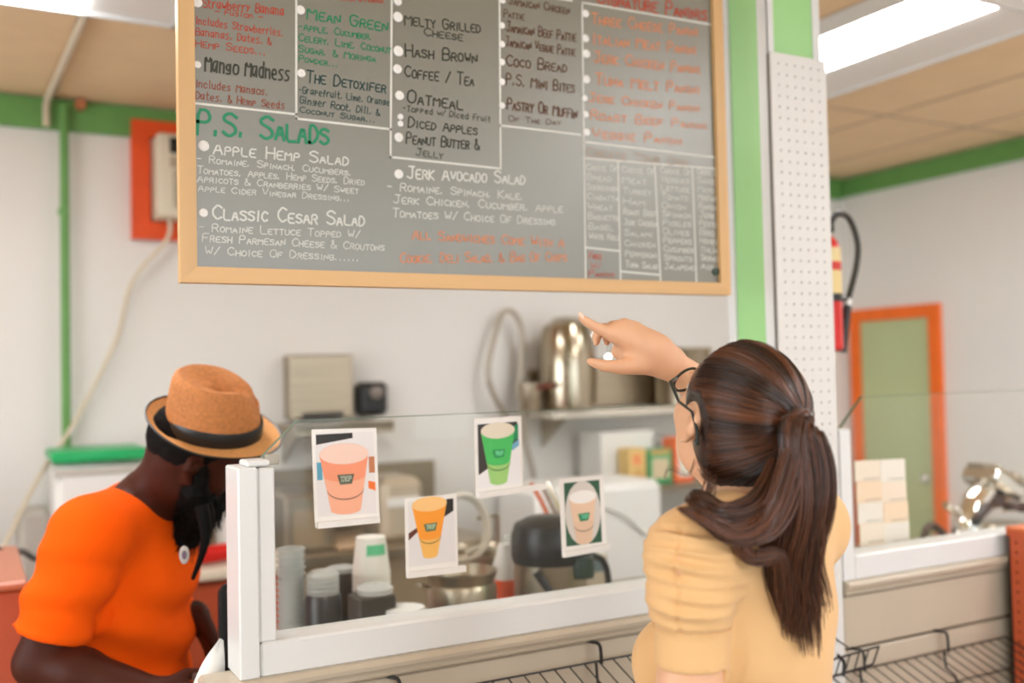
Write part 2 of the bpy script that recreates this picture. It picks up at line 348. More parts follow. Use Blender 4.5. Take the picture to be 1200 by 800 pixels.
frame([(bx1, yf, bz0), (bx1, yf, bz1), (bx1-fw, yf, bz1-fw), (bx1-fw, yf, bz0+fw)], m_oak)
for x in (bx0+.15, bx1-.15): MB().tube([(x, YM+.012, bz1-.01), (x, YM+.012, ZC)], .003, 6).build('hanging_wire', m_chrome, mbd)
# stroke alphabet
GL = {'A': '00 26 40;12 32', 'B': '00 06 36 44 33 03;33 42 41 30 00', 'C': '45 26 15 04 02 11 20 41', 'D': '00 06 26 44 42 20 00', 'E': '46 06 00 40;03 33', 'F': '46 06 00;03 33',
      'G': '45 26 05 02 10 30 42 43 23', 'H': '06 00;46 40;03 43', 'I': '26 20', 'J': '16 46;36 31 20 01', 'K': '06 00;46 03 40', 'L': '06 00 40', 'M': '00 06 23 46 40', 'N': '00 06 40 46',
      'O': '26 05 01 20 41 45 26', 'P': '00 06 36 44 33 03', 'Q': '26 05 01 20 41 45 26;21 40', 'R': '00 06 36 44 33 03;23 40', 'S': '45 26 05 04 33 42 41 20 01', 'T': '06 46;26 20',
      'U': '06 01 20 41 46', 'V': '06 20 46', 'W': '06 10 24 30 46', 'X': '00 46;06 40', 'Y': '06 23 46;23 20', 'Z': '06 46 00 40', '&': '40 05 16 25 02 01 10 20 42', ',': '11 00', '.': '10 11', '-': '03 33',
      '/': '00 46', '~': '02 13 32 43', 'a': '34 14 03 01 10 21 33;34 30', 'b': '06 00;02 24 33 31 20 00', 'c': '33 24 14 03 01 10 20 31', 'd': '33 24 14 03 01 10 20 31;36 30', 'e': '02 32 33 24 14 03 01 10 30',
      'f': '35 26 15 10;03 33', 'g': '33 14 03 02 21 34;34 30 20 00', 'h': '06 00;02 24 33 30', 'i': '14 10;15 16', 'k': '06 00;34 02;12 30', 'l': '16 10', 'm': '04 00;03 14 20;23 34 40', 'n': '04 00;03 24 33 30',
      'o': '14 03 01 10 30 41 43 34 14', 'p': '04 00;04 24 33 22 02', 'r': '04 00;02 14 34', 's': '34 14 03 22 31 20 00', 't': '16 11 20 30;04 34', 'u': '04 01 10 31 34;34 30', 'v': '04 20 44', 'w': '04 10 23 30 44', 'y': '04 12;34 00'}
WD = {'I': .55, ',': .5, '.': .5, '-': .8, 'i': .55, 'l': .5, 'M': 1.15, 'W': 1.15, 'm': 1.1, 'w': 1.1, 't': .8, 'f': .8, 'r': .85, ' ': .75, '/': .8}
def ribbon(mb, pts, w, to3):
    n = len(pts); L = []; Rr = []
    for i in range(n):
        a = pts[max(i-1, 0)]; b2 = pts[min(i+1, n-1)]; t = (b2[0]-a[0], b2[1]-a[1]); l = math.hypot(*t) or 1e-6
        nx, ny = -t[1]/l*w/2, t[0]/l*w/2; p = pts[i]
        if i == 0: p = (p[0]-t[0]/l*w*.4, p[1]-t[1]/l*w*.4)
        if i == n-1: p = (p[0]+t[0]/l*w*.4, p[1]+t[1]/l*w*.4)
        L.append(to3(p[0]+nx, p[1]+ny)); Rr.append(to3(p[0]-nx, p[1]-ny))
    mb.add(L+Rr, [(i, i+1, n+i+1, n+i) for i in range(n-1)])
def chaikin(p):
    if len(p) < 3: return p
    q = [p[0]]
    for i in range(len(p)-1):
        a, b2 = p[i], p[i+1]
        if i > 0: q.append((a[0]*.78+b2[0]*.22, a[1]*.78+b2[1]*.22))
        if i < len(p)-2: q.append((a[0]*.22+b2[0]*.78, a[1]*.22+b2[1]*.78))
    q.append(p[-1]); return q
SK = [0]
def letter(mb, txt, p0, p1, h, w, to3, small=False, jit=.5):
    tot = 0; items = []
    for i, ch in enumerate(txt):
        s = 1.0
        if small and ch.isalpha() and i > 0 and txt[i-1].isalpha(): s = .7
        g = ch.upper() if small else ch
        a = WD.get(g, 1.0)*(s if ch != ' ' else 1)*1.0; items.append((g, s, tot, a)); tot += a+.22
    L = math.hypot(p1[0]-p0[0], p1[1]-p0[1]); k = L/max(tot-.22, .1); dx, dy = (p1[0]-p0[0])/L, (p1[1]-p0[1])/L
    for (g, s, x, a) in items:
        if g not in GL: continue
        rt = random.uniform(-.06, .06)*jit; oy = random.uniform(-.05, .05)*jit*h; sj = 1+random.uniform(-.12, .12)*jit
        for st in GL[g].split(';'):
            q = []
            for c in st.split():
                X = x*k+int(c[0])/4*a*k*(.95); Yy = int(c[1])/6*h*s*sj+oy; X += (Yy*rt)+Yy*.06
                X += random.uniform(-.02, .02)*h*jit; Yy += random.uniform(-.03, .03)*h*jit
                q.append((p0[0]+dx*X-dy*Yy, p0[1]+dy*X+dx*Yy))
            SK[0] += 1; ribbon(mb, chaikin(q), w, to3)
yt = YM+.0052
def B2(u, v): p = at(u, v, YM+.006); return (p[0], p[2])
INK = {'red': (176, 66, 40), 'brownred': (140, 66, 38), 'black': (52, 52, 38), 'green': (8, 132, 88), 'teal': (26, 62, 58), 'brown': (92, 60, 40), 'orange': (212, 134, 90), 'white': (212, 212, 204), 'tan': (150, 128, 104)}
IM = {k: mat('ink_'+k, v, .5) for k, v in INK.items()}
def line(txt, u0, v0, u1, v1, hp, col, small=True, w=None):
    p0 = B2(u0, v0); p1 = B2(u1, v1); t = B2(u0, v0-hp); h = t[1]-p0[1]
    mb = MB(); letter(mb, txt, p0, p1, h, w or max(.0016, h*.13), lambda x, z: (x, yt-.00008-.00008*(SK[0] % 4), z), small)
    return mb.build('lettering', IM[col], mbd)
for a in [
    ('Strawberry Banana', 238, 9, 333, 18, 11, 'red', False), ('~ Fusion ~', 252, 16, 308, 23, 6, 'red', False), ('Includes Strawberries,', 229, 28, 332, 43, 9, 'red', False),
    ('Bananas, Dates, &', 229, 41, 318, 53, 9, 'red', False), ('Hemp Seeds...', 229, 55, 312, 65, 9, 'red', True), ('Mango Madness', 240, 83, 340, 95, 18, 'black', False),
    ('Includes Mangos,', 229, 102, 314, 112, 9, 'brownred', False), ('Dates, & Hemp Seeds', 229, 116, 334, 128, 9, 'brownred', False),
    ('Banana, Cocoa & Peanut', 366, -2, 450, 4, 6, 'red', False), ('Mean Green', 360, 22, 454, 37, 14, 'green', True), ('-Apple, Cucumber,', 350, 35, 436, 47, 8.5, 'green', True), ('Celery, Lime, Coconut', 350, 48, 458, 63, 9, 'green', True),
    ('Sugar, & Moringa', 350, 61, 440, 73, 8.5, 'green', True), ('Powder...', 350, 72, 396, 79, 7.5, 'green', True), ('The Detoxifer', 359, 96, 452, 109, 13, 'teal', True), ('-Grapefruit, Lime, Orange', 350, 109, 457, 124, 8, 'teal', False),
    ('Ginger Root, Dill, &', 351, 121, 445, 136, 8.5, 'teal', False), ('Coconut Sugar...', 351, 132, 440, 144, 7, 'teal', True),
    ('P.S. Salads', 231, 157, 385, 169, 30, 'green', True), ('Apple Hemp Salad', 250, 180, 408, 194, 14, 'white', True), ('- Romaine, Spinach, Cucumbers,', 231, 190, 412, 206, 8.5, 'white', True),
    ('Tomatoes, Apples, Hemp Seeds, Dried', 231, 203, 427, 217, 8.5, 'white', True), ('Apricots & Cranberries w/ Sweet', 231, 213, 420, 227, 8.5, 'white', True), ('Apple Cider Vinegar Dressing...', 232, 224, 410, 236, 8, 'white', True),
    ('Classic Cesar Salad', 249, 257, 427, 265, 17, 'white', True), ('- Romaine Lettuce topped w/', 233, 271, 422, 279, 9.5, 'white', True), ('Fresh Parmesan Cheese & Croutons', 237, 283, 450, 294, 10, 'white', True), ('w/ choice of dressing......', 240, 298, 421, 306, 9.5, 'white', True),
    ('Melty Grilled', 474, 29, 563, 39, 13, 'black', True), ('Cheese', 497, 42, 542, 48, 10, 'black', True), ('Hash Brown', 475, 66, 559, 74, 14, 'black', True), ('Coffee / Tea', 474, 90, 555, 101, 14, 'black', True),
    ('Oatmeal', 477, 120, 542, 129, 15, 'black', True), ('-Topped w/ Diced Fruit', 472, 130, 575, 143, 7, 'black', False), ('Diced Apples', 478, 149, 559, 158, 12, 'black', True), ('Peanut Butter &', 476, 168, 562, 176, 13, 'black', True), ('Jelly', 487, 182, 519, 186, 9, 'black', True),
    ('Jamaican Chicken', 596, 5, 667, 17, 10, 'brown', True), ('Pattie', 590, 20, 614, 24, 9, 'brown', True), ('Jamaican Beef Pattie', 593, 37, 675, 49, 12, 'brown', True), ('Jamaican Veggie Pattie', 592, 54, 674, 66, 11, 'brown', True),
    ('CoCo Bread', 593, 77, 664, 85, 13, 'brown', True), ('P.S. Mini Bites', 593, 99, 673, 109, 13, 'brown', True), ('Pastry or Muffin', 594, 128, 676, 139, 14, 'brown', True), ('of the day', 596, 142, 657, 147, 6.5, 'brown', True),
    ('Signature Paninis', 700, 4, 828, 25, 17, 'red', True), ('Three Cheese Panini', 693, 28, 818, 43, 13, 'orange', True), ('Italian Meat Panini', 694, 51, 816, 64, 13, 'orange', True), ('Jerk Chicken Panini', 696, 73, 820, 87, 13, 'orange', True),
    ('Tuna Melt Panini', 698, 99, 820, 111, 13, 'orange', True), ('Jerk Chicken Panini', 690, 119, 820, 132, 11, 'orange', True), ('Roast Beef Panini', 692, 140, 828, 152, 11, 'orange', True), ('Veggie Panini', 694, 161, 800, 170, 11, 'orange', True),
    ('Create your own', 687, 183, 805, 195, 11, 'tan', True), ('Jerk Avocado Salad', 477, 209, 615, 216, 15, 'white', True), ('- Romaine, Spinach, Kale,', 454, 223, 613, 234, 10, 'white', True), ('Jerk Chicken, Cucumber, Apple', 461, 238, 659, 249, 10, 'white', True),
    ('Tomatoes w/ choice of dressing', 460, 254, 650, 264, 10, 'white', True), ('All Sandwiches Come With A', 483, 280, 661, 290, 12, 'orange', True), ('Cookie, Deli Salad, & Bag of Chips', 469, 308, 664, 306, 12, 'orange', True),
    ('Free', 690, 303, 705, 304, 8, 'red', True), ('w/', 692, 314, 704, 315, 7, 'red', True), ('Panini', 690, 324, 720, 325, 8, 'red', True)]: line(*a)
cols = [(687, 723, 199, ['Choice of', 'Bread', 'Sourdough', 'Ciabatta', 'Wheat', 'Baguette', 'Bagel', 'White Roll']), (729, 767, 202, ['Choice of', 'Meat', 'Turkey', 'Ham', 'Roast Beef', 'Jerk Chicken', 'Salami', 'Chicken', 'Pepperoni', 'Tuna Salad']),
        (774, 809, 203, ['Choice of', 'Veggies', 'Lettuce', 'Tomato', 'Onion', 'Spinach', 'Pickles', 'Olives', 'Peppers', 'Cucumber', 'Sprouts', 'Jalapeno']),
        (817, 842, 204, ['Choice of', 'Sauce', 'Mayo', 'Mustard', 'Ranch', 'Jerk', 'Pesto', 'BBQ', 'Honey', 'Italian', 'Sriracha', 'Aioli'])]
for (ua, ub, v, ws_) in cols:
    st = (325-v)/len(ws_) if len(ws_) > 8 else 11.5
    for i, w_ in enumerate(ws_):
        k = min(1, .45+.07*len(w_)); line(w_, ua+i*.4, v+i*st, ua+(ub-ua)*k+i*.4, v+i*st+2.2, 7.4, 'white', True)
mb = MB()
for (a, b2, c, d) in [(347, -20, 347, 139), (228, 121, 347, 134), (347, 139, 458, 151.5), (459, -20, 457.5, 184), (457.5, 184, 586, 197.5), (585, -20, 586.5, 198), (586, 147, 680, 158), (682, 3, 686, 325), (682, 3, 833, 29), (640, -4, 670, 1),
                      (683, 166, 842, 185), (683, 185, 842, 198), (724, 190, 727, 327), (767, 195, 774, 330), (811, 196, 816, 331), (687, 290, 725, 294), (728, 318, 772, 322)]:
    ribbon(mb, [B2(a, b2), B2(c, d)], .0042, lambda x, z: (x, yt, z))
mb.build('ruled_line', IM['white'], mbd)
for (u, v, r) in [(231, 3, 6), (231, 76, 4.6), (352, 12, 5.5), (353, 86, 5), (238.5, 171, 6.5), (238, 249.5, 5.5), (466, 20, 6), (466.5, 60, 6.2), (465.5, 81, 5.5), (468, 112, 5.5), (469, 137, 3.6), (469, 145, 3.6), (467, 161, 5.5), (466, 2, 5), (467, 204, 5.5),
                  (588, 30, 3.8), (588, 52, 4), (588, 73, 4), (588, 96, 4), (588, 124, 4), (589, 1, 3.5), (686, 16, 4.6), (686, 45, 4.8), (687, 63, 5), (687, 93, 5), (685, 115, 4), (686, 134, 4), (687, 155, 4.5)]:
    c = at(u, v, YM+.006); r2 = r*1.7/FPX*(1+(u-230)/1900)
    MB().lathe((c[0], YM+.006, c[2]), [(r2*.96, 0), (r2, -.0015), (r2*.8, -.003), (.0005, -.0034)], 18, [(1, 0, 0), (0, 0, 1), (0, 1, 0)], False).build('round_magnet', m_whitep, mbd, True)
c = at(838, 318, YM+.006)
MB().lathe(c, [(.009, 0), (.009, -.004), (.0005, -.005)], 16, [(1, 0, 0), (0, 0, 1), (0, 1, 0)], False).build('dark_magnet', mat('magnet_green', (40, 60, 44), .4), mbd, True)

# ------------------------------------------------------------------ signed distance modelling (bodies, clothes, hair caps)
class Field:
    multi = False
    def __init__(s, lo, hi, h):
        s.lo = np.array(lo, float); s.h = h; s.n = np.ceil((np.array(hi)-s.lo)/h).astype(int)+1
        s.g = np.full(s.n, .2, np.float32)
    def sl(s, lo, hi):
        a = np.clip(np.floor((np.array(lo)-s.lo)/s.h).astype(int), 0, s.n-1); b = np.clip(np.ceil((np.array(hi)-s.lo)/s.h).astype(int)+1, 0, s.n)
        ax = [s.lo[i]+s.h*np.arange(a[i], b[i]) for i in range(3)]
        return tuple(slice(a[i], b[i]) for i in range(3)), np.meshgrid(*ax, indexing='ij')
    def op(s, fn, lo, hi, k, mode):
        k = max(k, 1e-4); sl, X = s.sl(np.array(lo)-k-.03, np.array(hi)+k+.03)
        if 0 in X[0].shape: return
        d = fn(*X); g = s.g[sl]
        if mode == 'add': h = np.clip(.5+.5*(g-d)/k, 0, 1); s.g[sl] = g*(1-h)+d*h-k*h*(1-h)
        else: d = -d; h = np.clip(.5-.5*(g-d)/k, 0, 1); s.g[sl] = g*(1-h)+d*h+k*h*(1-h)
    def cap(s, a, b, r0, r1, k=.02, mode='add', sq=None):
        a = np.array(a, float); b = np.array(b, float); ab = b-a; L = ab@ab+1e-9
        def fn(x, y, z):
            px, py, pz = x-a[0], y-a[1], z-a[2]; t = np.clip((px*ab[0]+py*ab[1]+pz*ab[2])/L, 0, 1)
            return np.sqrt((px-ab[0]*t)**2+(py-ab[1]*t)**2+(pz-ab[2]*t)**2)-(r0+(r1-r0)*t)
        R = max(r0, r1); s.op(fn, np.minimum(a, b)-R, np.maximum(a, b)+R, k, mode)
    def ell(s, c, rad, ax=None, k=.02, mode='add'):
        c = np.array(c, float); ax = np.eye(3) if ax is None else np.array(ax); r = np.array(rad, float)
        def fn(x, y, z):
            p = [(x-c[0])*A[0]+(y-c[1])*A[1]+(z-c[2])*A[2] for A in ax]
            k0 = np.sqrt(sum((p[i]/r[i])**2 for i in range(3))); k1 = np.sqrt(sum((p[i]/r[i]**2)**2 for i in range(3)))+1e-6
            return k0*(k0-1)/k1
        R = r.max(); s.op(fn, c-R, c+R, k, mode)
    def chain(s, pts, rr, k=.02):
        for i in range(len(pts)-1): s.cap(pts[i], pts[i+1], rr[i], rr[i+1], k)
    def cut(s, p, n, k=.004):           # remove the half space on the side n points to
        p = np.array(p, float); n = unit(n); X = np.meshgrid(*[s.lo[i]+s.h*np.arange(s.n[i]) for i in range(3)], indexing='ij')
        d = (X[0]-p[0])*n[0]+(X[1]-p[1])*n[1]+(X[2]-p[2])*n[2]; s.g = np.maximum(s.g, d.astype(np.float32))
    def nets(s, smooth=2):
        g = s.g; S = g < 0; nx, ny, nz = s.n-1
        co = [(i, j, k) for i in (0, 1) for j in (0, 1) for k in (0, 1)]
        sub = lambda A, c: A[c[0]:c[0]+nx, c[1]:c[1]+ny, c[2]:c[2]+nz]
        cnt = sum(sub(S, c).astype(np.int8) for c in co); mix = (cnt > 0) & (cnt < 8)
        ijk = np.argwhere(mix); idx = np.full(mix.shape, -1, np.int64); idx[mix] = np.arange(len(ijk))
        acc = np.zeros((len(ijk), 3)); num = np.zeros(len(ijk))
        for a in co:
            for k in range(3):
                if a[k]: continue
                b = list(a); b[k] = 1
                ga = g[ijk[:, 0]+a[0], ijk[:, 1]+a[1], ijk[:, 2]+a[2]]; gb = g[ijk[:, 0]+b[0], ijk[:, 1]+b[1], ijk[:, 2]+b[2]]
                m = (ga < 0) != (gb < 0); t = np.where(m, ga/np.where(m, ga-gb, 1), 0)
                p = np.tile(np.array(a, float), (len(ijk), 1)); p[:, k] += t; acc[m] += p[m]; num[m] += 1
        v = s.lo+s.h*(ijk+acc/num[:, None]); F = []
        for k in range(3):
            a, b = (k+1) % 3, (k+2) % 3; sl0 = [slice(None)]*3; sl1 = [slice(None)]*3; sl0[k] = slice(0, -1); sl1[k] = slice(1, None)
            d = S[tuple(sl0)].astype(np.int8)-S[tuple(sl1)].astype(np.int8); e = np.argwhere(d != 0)
            ok = (e[:, a] > 0) & (e[:, b] > 0) & (e[:, a] < s.n[a]-1) & (e[:, b] < s.n[b]-1); e = e[ok]; sg = d[e[:, 0], e[:, 1], e[:, 2]]
            q = []
            for (da, db) in ((-1, -1), (0, -1), (0, 0), (-1, 0)):
                c = e.copy(); c[:, a] += da; c[:, b] += db; q.append(idx[c[:, 0], c[:, 1], c[:, 2]])
            q = np.stack(q, 1); q[sg < 0] = q[sg < 0][:, ::-1]; F.append(q)
        F = np.concatenate(F); F = F[(F >= 0).all(1)]
        lab = np.arange(len(v))
        while True:
            m = lab[F].min(1); new = lab.copy()
            for i in range(4): np.minimum.at(new, F[:, i], m)
            new = new[new]; new = new[new]
            if (new == lab).all(): break
            lab = new
        u_, c_ = np.unique(lab, return_counts=True)
        if not s.multi and len(u_) > 1:
            keep = lab == u_[c_.argmax()]; mp = np.cumsum(keep)-1; F = mp[F[keep[F[:, 0]]]]; v = v[keep]
        for _ in range(smooth):
            sm = np.zeros_like(v); n = np.zeros(len(v))
            for i in range(4):
                np.add.at(sm, F[:, i], v[F[:, (i+1) % 4]]); np.add.at(n, F[:, i], 1); np.add.at(sm, F[:, i], v[F[:, (i+3) % 4]]); np.add.at(n, F[:, i], 1)
            v = v*.4+.6*sm/np.maximum(n, 1)[:, None]
        return v, F
def normals(v, F):
    n = np.cross(v[F[:, 2]]-v[F[:, 0]], v[F[:, 3]]-v[F[:, 1]]); N = np.zeros_like(v)
    for i in range(4): np.add.at(N, F[:, i], n)
    return N/(np.linalg.norm(N, axis=1)[:, None]+1e-12)
def npmesh(name, v, F, m, parent=None, tint=None, **k):
    me = bpy.data.meshes.new(name); nv = len(v); F = np.asarray(F); q = F.shape[1]
    me.vertices.add(nv); me.vertices.foreach_set('co', np.asarray(v, np.float32).ravel()); me.loops.add(F.size); me.loops.foreach_set('vertex_index', F.ravel().astype(np.int32))
    me.polygons.add(len(F)); me.polygons.foreach_set('loop_start', np.arange(0, F.size, q, dtype=np.int32)); me.update(calc_edges=True); me.validate()
    me.polygons.foreach_set('use_smooth', [True]*len(me.polygons)); me.materials.append(m)
    if tint is not None:
        a = me.attributes.new('tint', 'FLOAT', 'POINT'); a.data.foreach_set('value', np.asarray(tint, np.float32))
    o = bpy.data.objects.new(name, me); COL.objects.link(o)
    if parent is not None: o.parent = parent; o.location = -parent.location
    for a, b in k.items(): o[a] = b
    return o
def vnoise(p, s, seed=0):        # cheap smooth noise from a few sines
    r = np.random.default_rng(seed); out = 0
    for _ in range(5):
        d = r.normal(size=3); d /= np.linalg.norm(d); out = out+np.sin((p@d)*s*r.uniform(.6, 1.5)+r.uniform(0, 6.28))
    return out/3
def hair_mat(name, dark, light):
    m = mat(name, dark, .30, spec=.7); nt = m.node_tree; b = nt.nodes['Principled BSDF']; a = nt.nodes.new('ShaderNodeAttribute'); a.attribute_name = 'tint'
    r = nt.nodes.new('ShaderNodeValToRGB'); r.color_ramp.elements[0].color = (*lin(dark), 1); r.color_ramp.elements[1].color = (*lin(light), 1)
    nt.links.new(a.outputs['Fac'], r.inputs[0]); nt.links.new(r.outputs[0], b.inputs['Base Color']); return m
def strands(name, paths, r, m, parent, tints, taper=.35):        # paths: N x K x 3
    paths = np.asarray(paths, float); N, K, _ = paths.shape
    t = np.gradient(paths, axis=1); t /= np.linalg.norm(t, axis=2)[..., None]+1e-9
    a = np.cross(t, rng.normal(size=(N, 1, 3))); a /= np.linalg.norm(a, axis=2)[..., None]+1e-9; b = np.cross(t, a)
    w = (r if np.ndim(r) == 2 else np.full((N, K), r))*np.minimum(1, taper+(1-taper)*np.minimum(np.arange(K)[::-1]/(K*.25), 1))[None]
    V = []
    for q in range(3):
        an = 2*math.pi*q/3; V.append(paths+w[..., None]*(a*math.cos(an)+b*math.sin(an)))
    V = np.stack(V, 2).reshape(-1, 3); base = np.arange(N)[:, None, None]*K*3; i = np.arange(K-1)[None, :, None]*3; q = np.arange(3)[None, None]
    F = np.stack([base+i+q, base+i+(q+1) % 3, base+i+3+(q+1) % 3, base+i+3+q], -1).reshape(-1, 4)
    return npmesh(name, V, F, m, parent, np.repeat(np.asarray(tints), K*3), kind='stuff')

def head_prims(F, c, l, f, u, s=1.0, ear=True, jaw=1.0):
    ax = [l, f, u]
    q = lambda x, y, z: np.array(c)+s*(x*l+y*f+z*u)
    E = lambda p, r, k=.015, mode='add': F.ell(q(*p), [s*x for x in r], ax, k, mode)
    E((0, -.010, .025), (.074, .094, .086)); E((0, .032, -.030), (.060, .060, .078), .03); E((0, .052, -.078), (.034*jaw, .034, .032), .03)
    for x in (-1, 1):
        E((x*.040, .055, -.030), (.020, .022, .020), .02); E((x*.050, .005, -.068), (.012*jaw, .03, .02), .025)
        E((x*.031, .094, .004), (.016, .010, .010), .012, 'sub')
        E((x*.022, .089, .020), (.020, .008, .006), .012)
        if ear:
            F.cap(q(x*.080, -.016, .018), q(x*.083, -.020, -.004), .006*s, .008*s, .006); F.cap(q(x*.083, -.022, .016), q(x*.076, .000, .024), .0045*s, .004*s, .005)
            F.cap(q(x*.083, -.020, -.004), q(x*.077, -.002, -.032), .006*s, .0075*s, .006); F.ell(q(x*.080, -.006, .002), (.004*s, .006*s, .014*s), ax, .005, 'sub'); F.cap(q(x*.070, -.004, .0), q(x*.078, -.010, .0), .014*s, .010*s, .008)
    F.cap(q(0, .089, .006), q(0, .108, -.026), .007*s, .010*s, .012)
    for x in (-1, 1): E((x*.011, .098, -.031), (.008, .009, .007), .006)
    E((0, .088, -.054), (.021, .010, .005), .006); E((0, .086, -.063), (.018, .010, .006), .006); E((0, .099, -.0585), (.018, .004, .0012), .003, 'sub')
def fingers(F, W_, d, n, sd, curl=.35, s=1.0):      # relaxed hand: wrist, finger direction, palm normal, thumb side
    d = unit(d); n = unit(n); sd = unit(sd); rot = lambda a: unit(d*math.cos(a)+n*math.sin(a))
    for i, (o, L) in enumerate(((.027, .070), (.009, .078), (-.010, .072), (-.028, .056))):
        m = W_+d*(.088-.003*abs(i-1))*s+sd*o*s; F.cap(W_+sd*o*.55*s, m, .015*s, .0115*s, .012); p = m; a = curl*.6+.06*i
        for seg, fr in enumerate((.46, .30, .24)):
            e = p+rot(a)*L*fr*s; F.cap(p, e, (.0094-.0010*seg)*s, (.0086-.0010*seg)*s, .003); p = e; a += curl
    p0 = W_+d*.018*s+sd*.018*s; p1 = p0+(d*.6+sd*.75+n*.3)*.042*s; p2 = p1+unit(d*.9+sd*.35+n*.3)*.032*s; p3 = p2+unit(d+n*.35)*.026*s
    F.cap(p0, p1, .016*s, .0125*s, .012); F.cap(p1, p2, .0105*s, .0095*s, .004); F.cap(p2, p3, .0095*s, .0075*s, .003)

def shoes_legs(root, hip, side, fwd, m_tr, m_sh, rad=1.0, flo=.02, bend=.0):
    lo = np.array([hip[0]-.36, hip[1]-.36, .0]); hi = np.array([hip[0]+.36, hip[1]+.36, hip[2]+.16]); F = Field(lo, hi, .009)
    F.ell(hip, (.165*rad, .115*rad, .12), [side, fwd, (0, 0, 1)], .03); soles = []
    for x in (-1, 1):
        h = hip+side*x*.085-np.array([0, 0, .04]); k = np.array([h[0], h[1], hip[2]*.52])+side*x*.02+fwd*(.04+bend); a = np.array([h[0], h[1], .10])+side*x*.03
        F.cap(h, k, .088*rad, .062*rad, .03); F.cap(k, a, .062*rad, .050*rad, .02); soles.append(a)
    F.cut((0, 0, .06), (0, 0, -1)); v, q = F.nets(2); v += normals(v, q)*(.004*vnoise(v, 45, 3))[:, None]; npmesh('trousers', v, q, m_tr, root)
    for a in soles:
        b = MB(); b.lathe(a*np.array([1, 1, 0])+fwd*.05, [(.001, 0), (1, 0), (1.0, .02), (.97, .028), (.9, .045), (.72, .075), (.45, .095), (.001, .10)], 24, np.array([side*.048, fwd*.13, (0, 0, 1)]), False); b.build('shoe', m_sh, root, True)

m_skin = mat('fair_skin', (220, 170, 134), .5, var=.03, scale=25, sss=.12)
m_skin2 = mat('brown_skin', (66, 28, 15), .55, var=.06, scale=25, spec=.18)
m_yel = mat('yellow_jersey', (220, 176, 122), .8, var=.02, scale=14, bump=.12, bscale=700, sheen=.15)
m_ora = mat('orange_jersey', (252, 92, 2), .9, var=.02, scale=14, bump=.12, bscale=700, spec=.15)
m_eye = mat('eye_white', (230, 226, 220), .15); m_iris = mat('iris', (58, 40, 28), .15)
m_denim = mat('denim', (60, 74, 104), .8, var=.08, scale=30); m_khaki = mat('khaki', (196, 168, 126), .8, var=.05, scale=20); m_shoe = mat('shoe_leather', (50, 46, 44), .5)
m_hair = hair_mat('brown_hair', (16, 8, 4), (136, 78, 46)); m_hairb = hair_mat('black_hair', (9, 7, 6), (26, 20, 17)); m_hairb.node_tree.nodes['Principled BSDF'].inputs['Roughness'].default_value = .75; m_hairb.node_tree.nodes['Principled BSDF'].inputs['Specular IOR Level'].default_value = .15
UZ = np.array([0, 0, 1.])
def eyes(root, c, l, f, u, s=1.0):
    for x in (-1, 1):
        p = c+s*(x*.031*l+.074*f+.004*u); MB().ell(p, (.0125*s,)*3, [l, f, u], 14, 10).build('eye', m_eye, root, True)
        MB().ell(p+f*.0075*s, (.0062*s, .0062*s, .0062*s), [l, f, u], 12, 8).build('iris', m_iris, root, True)

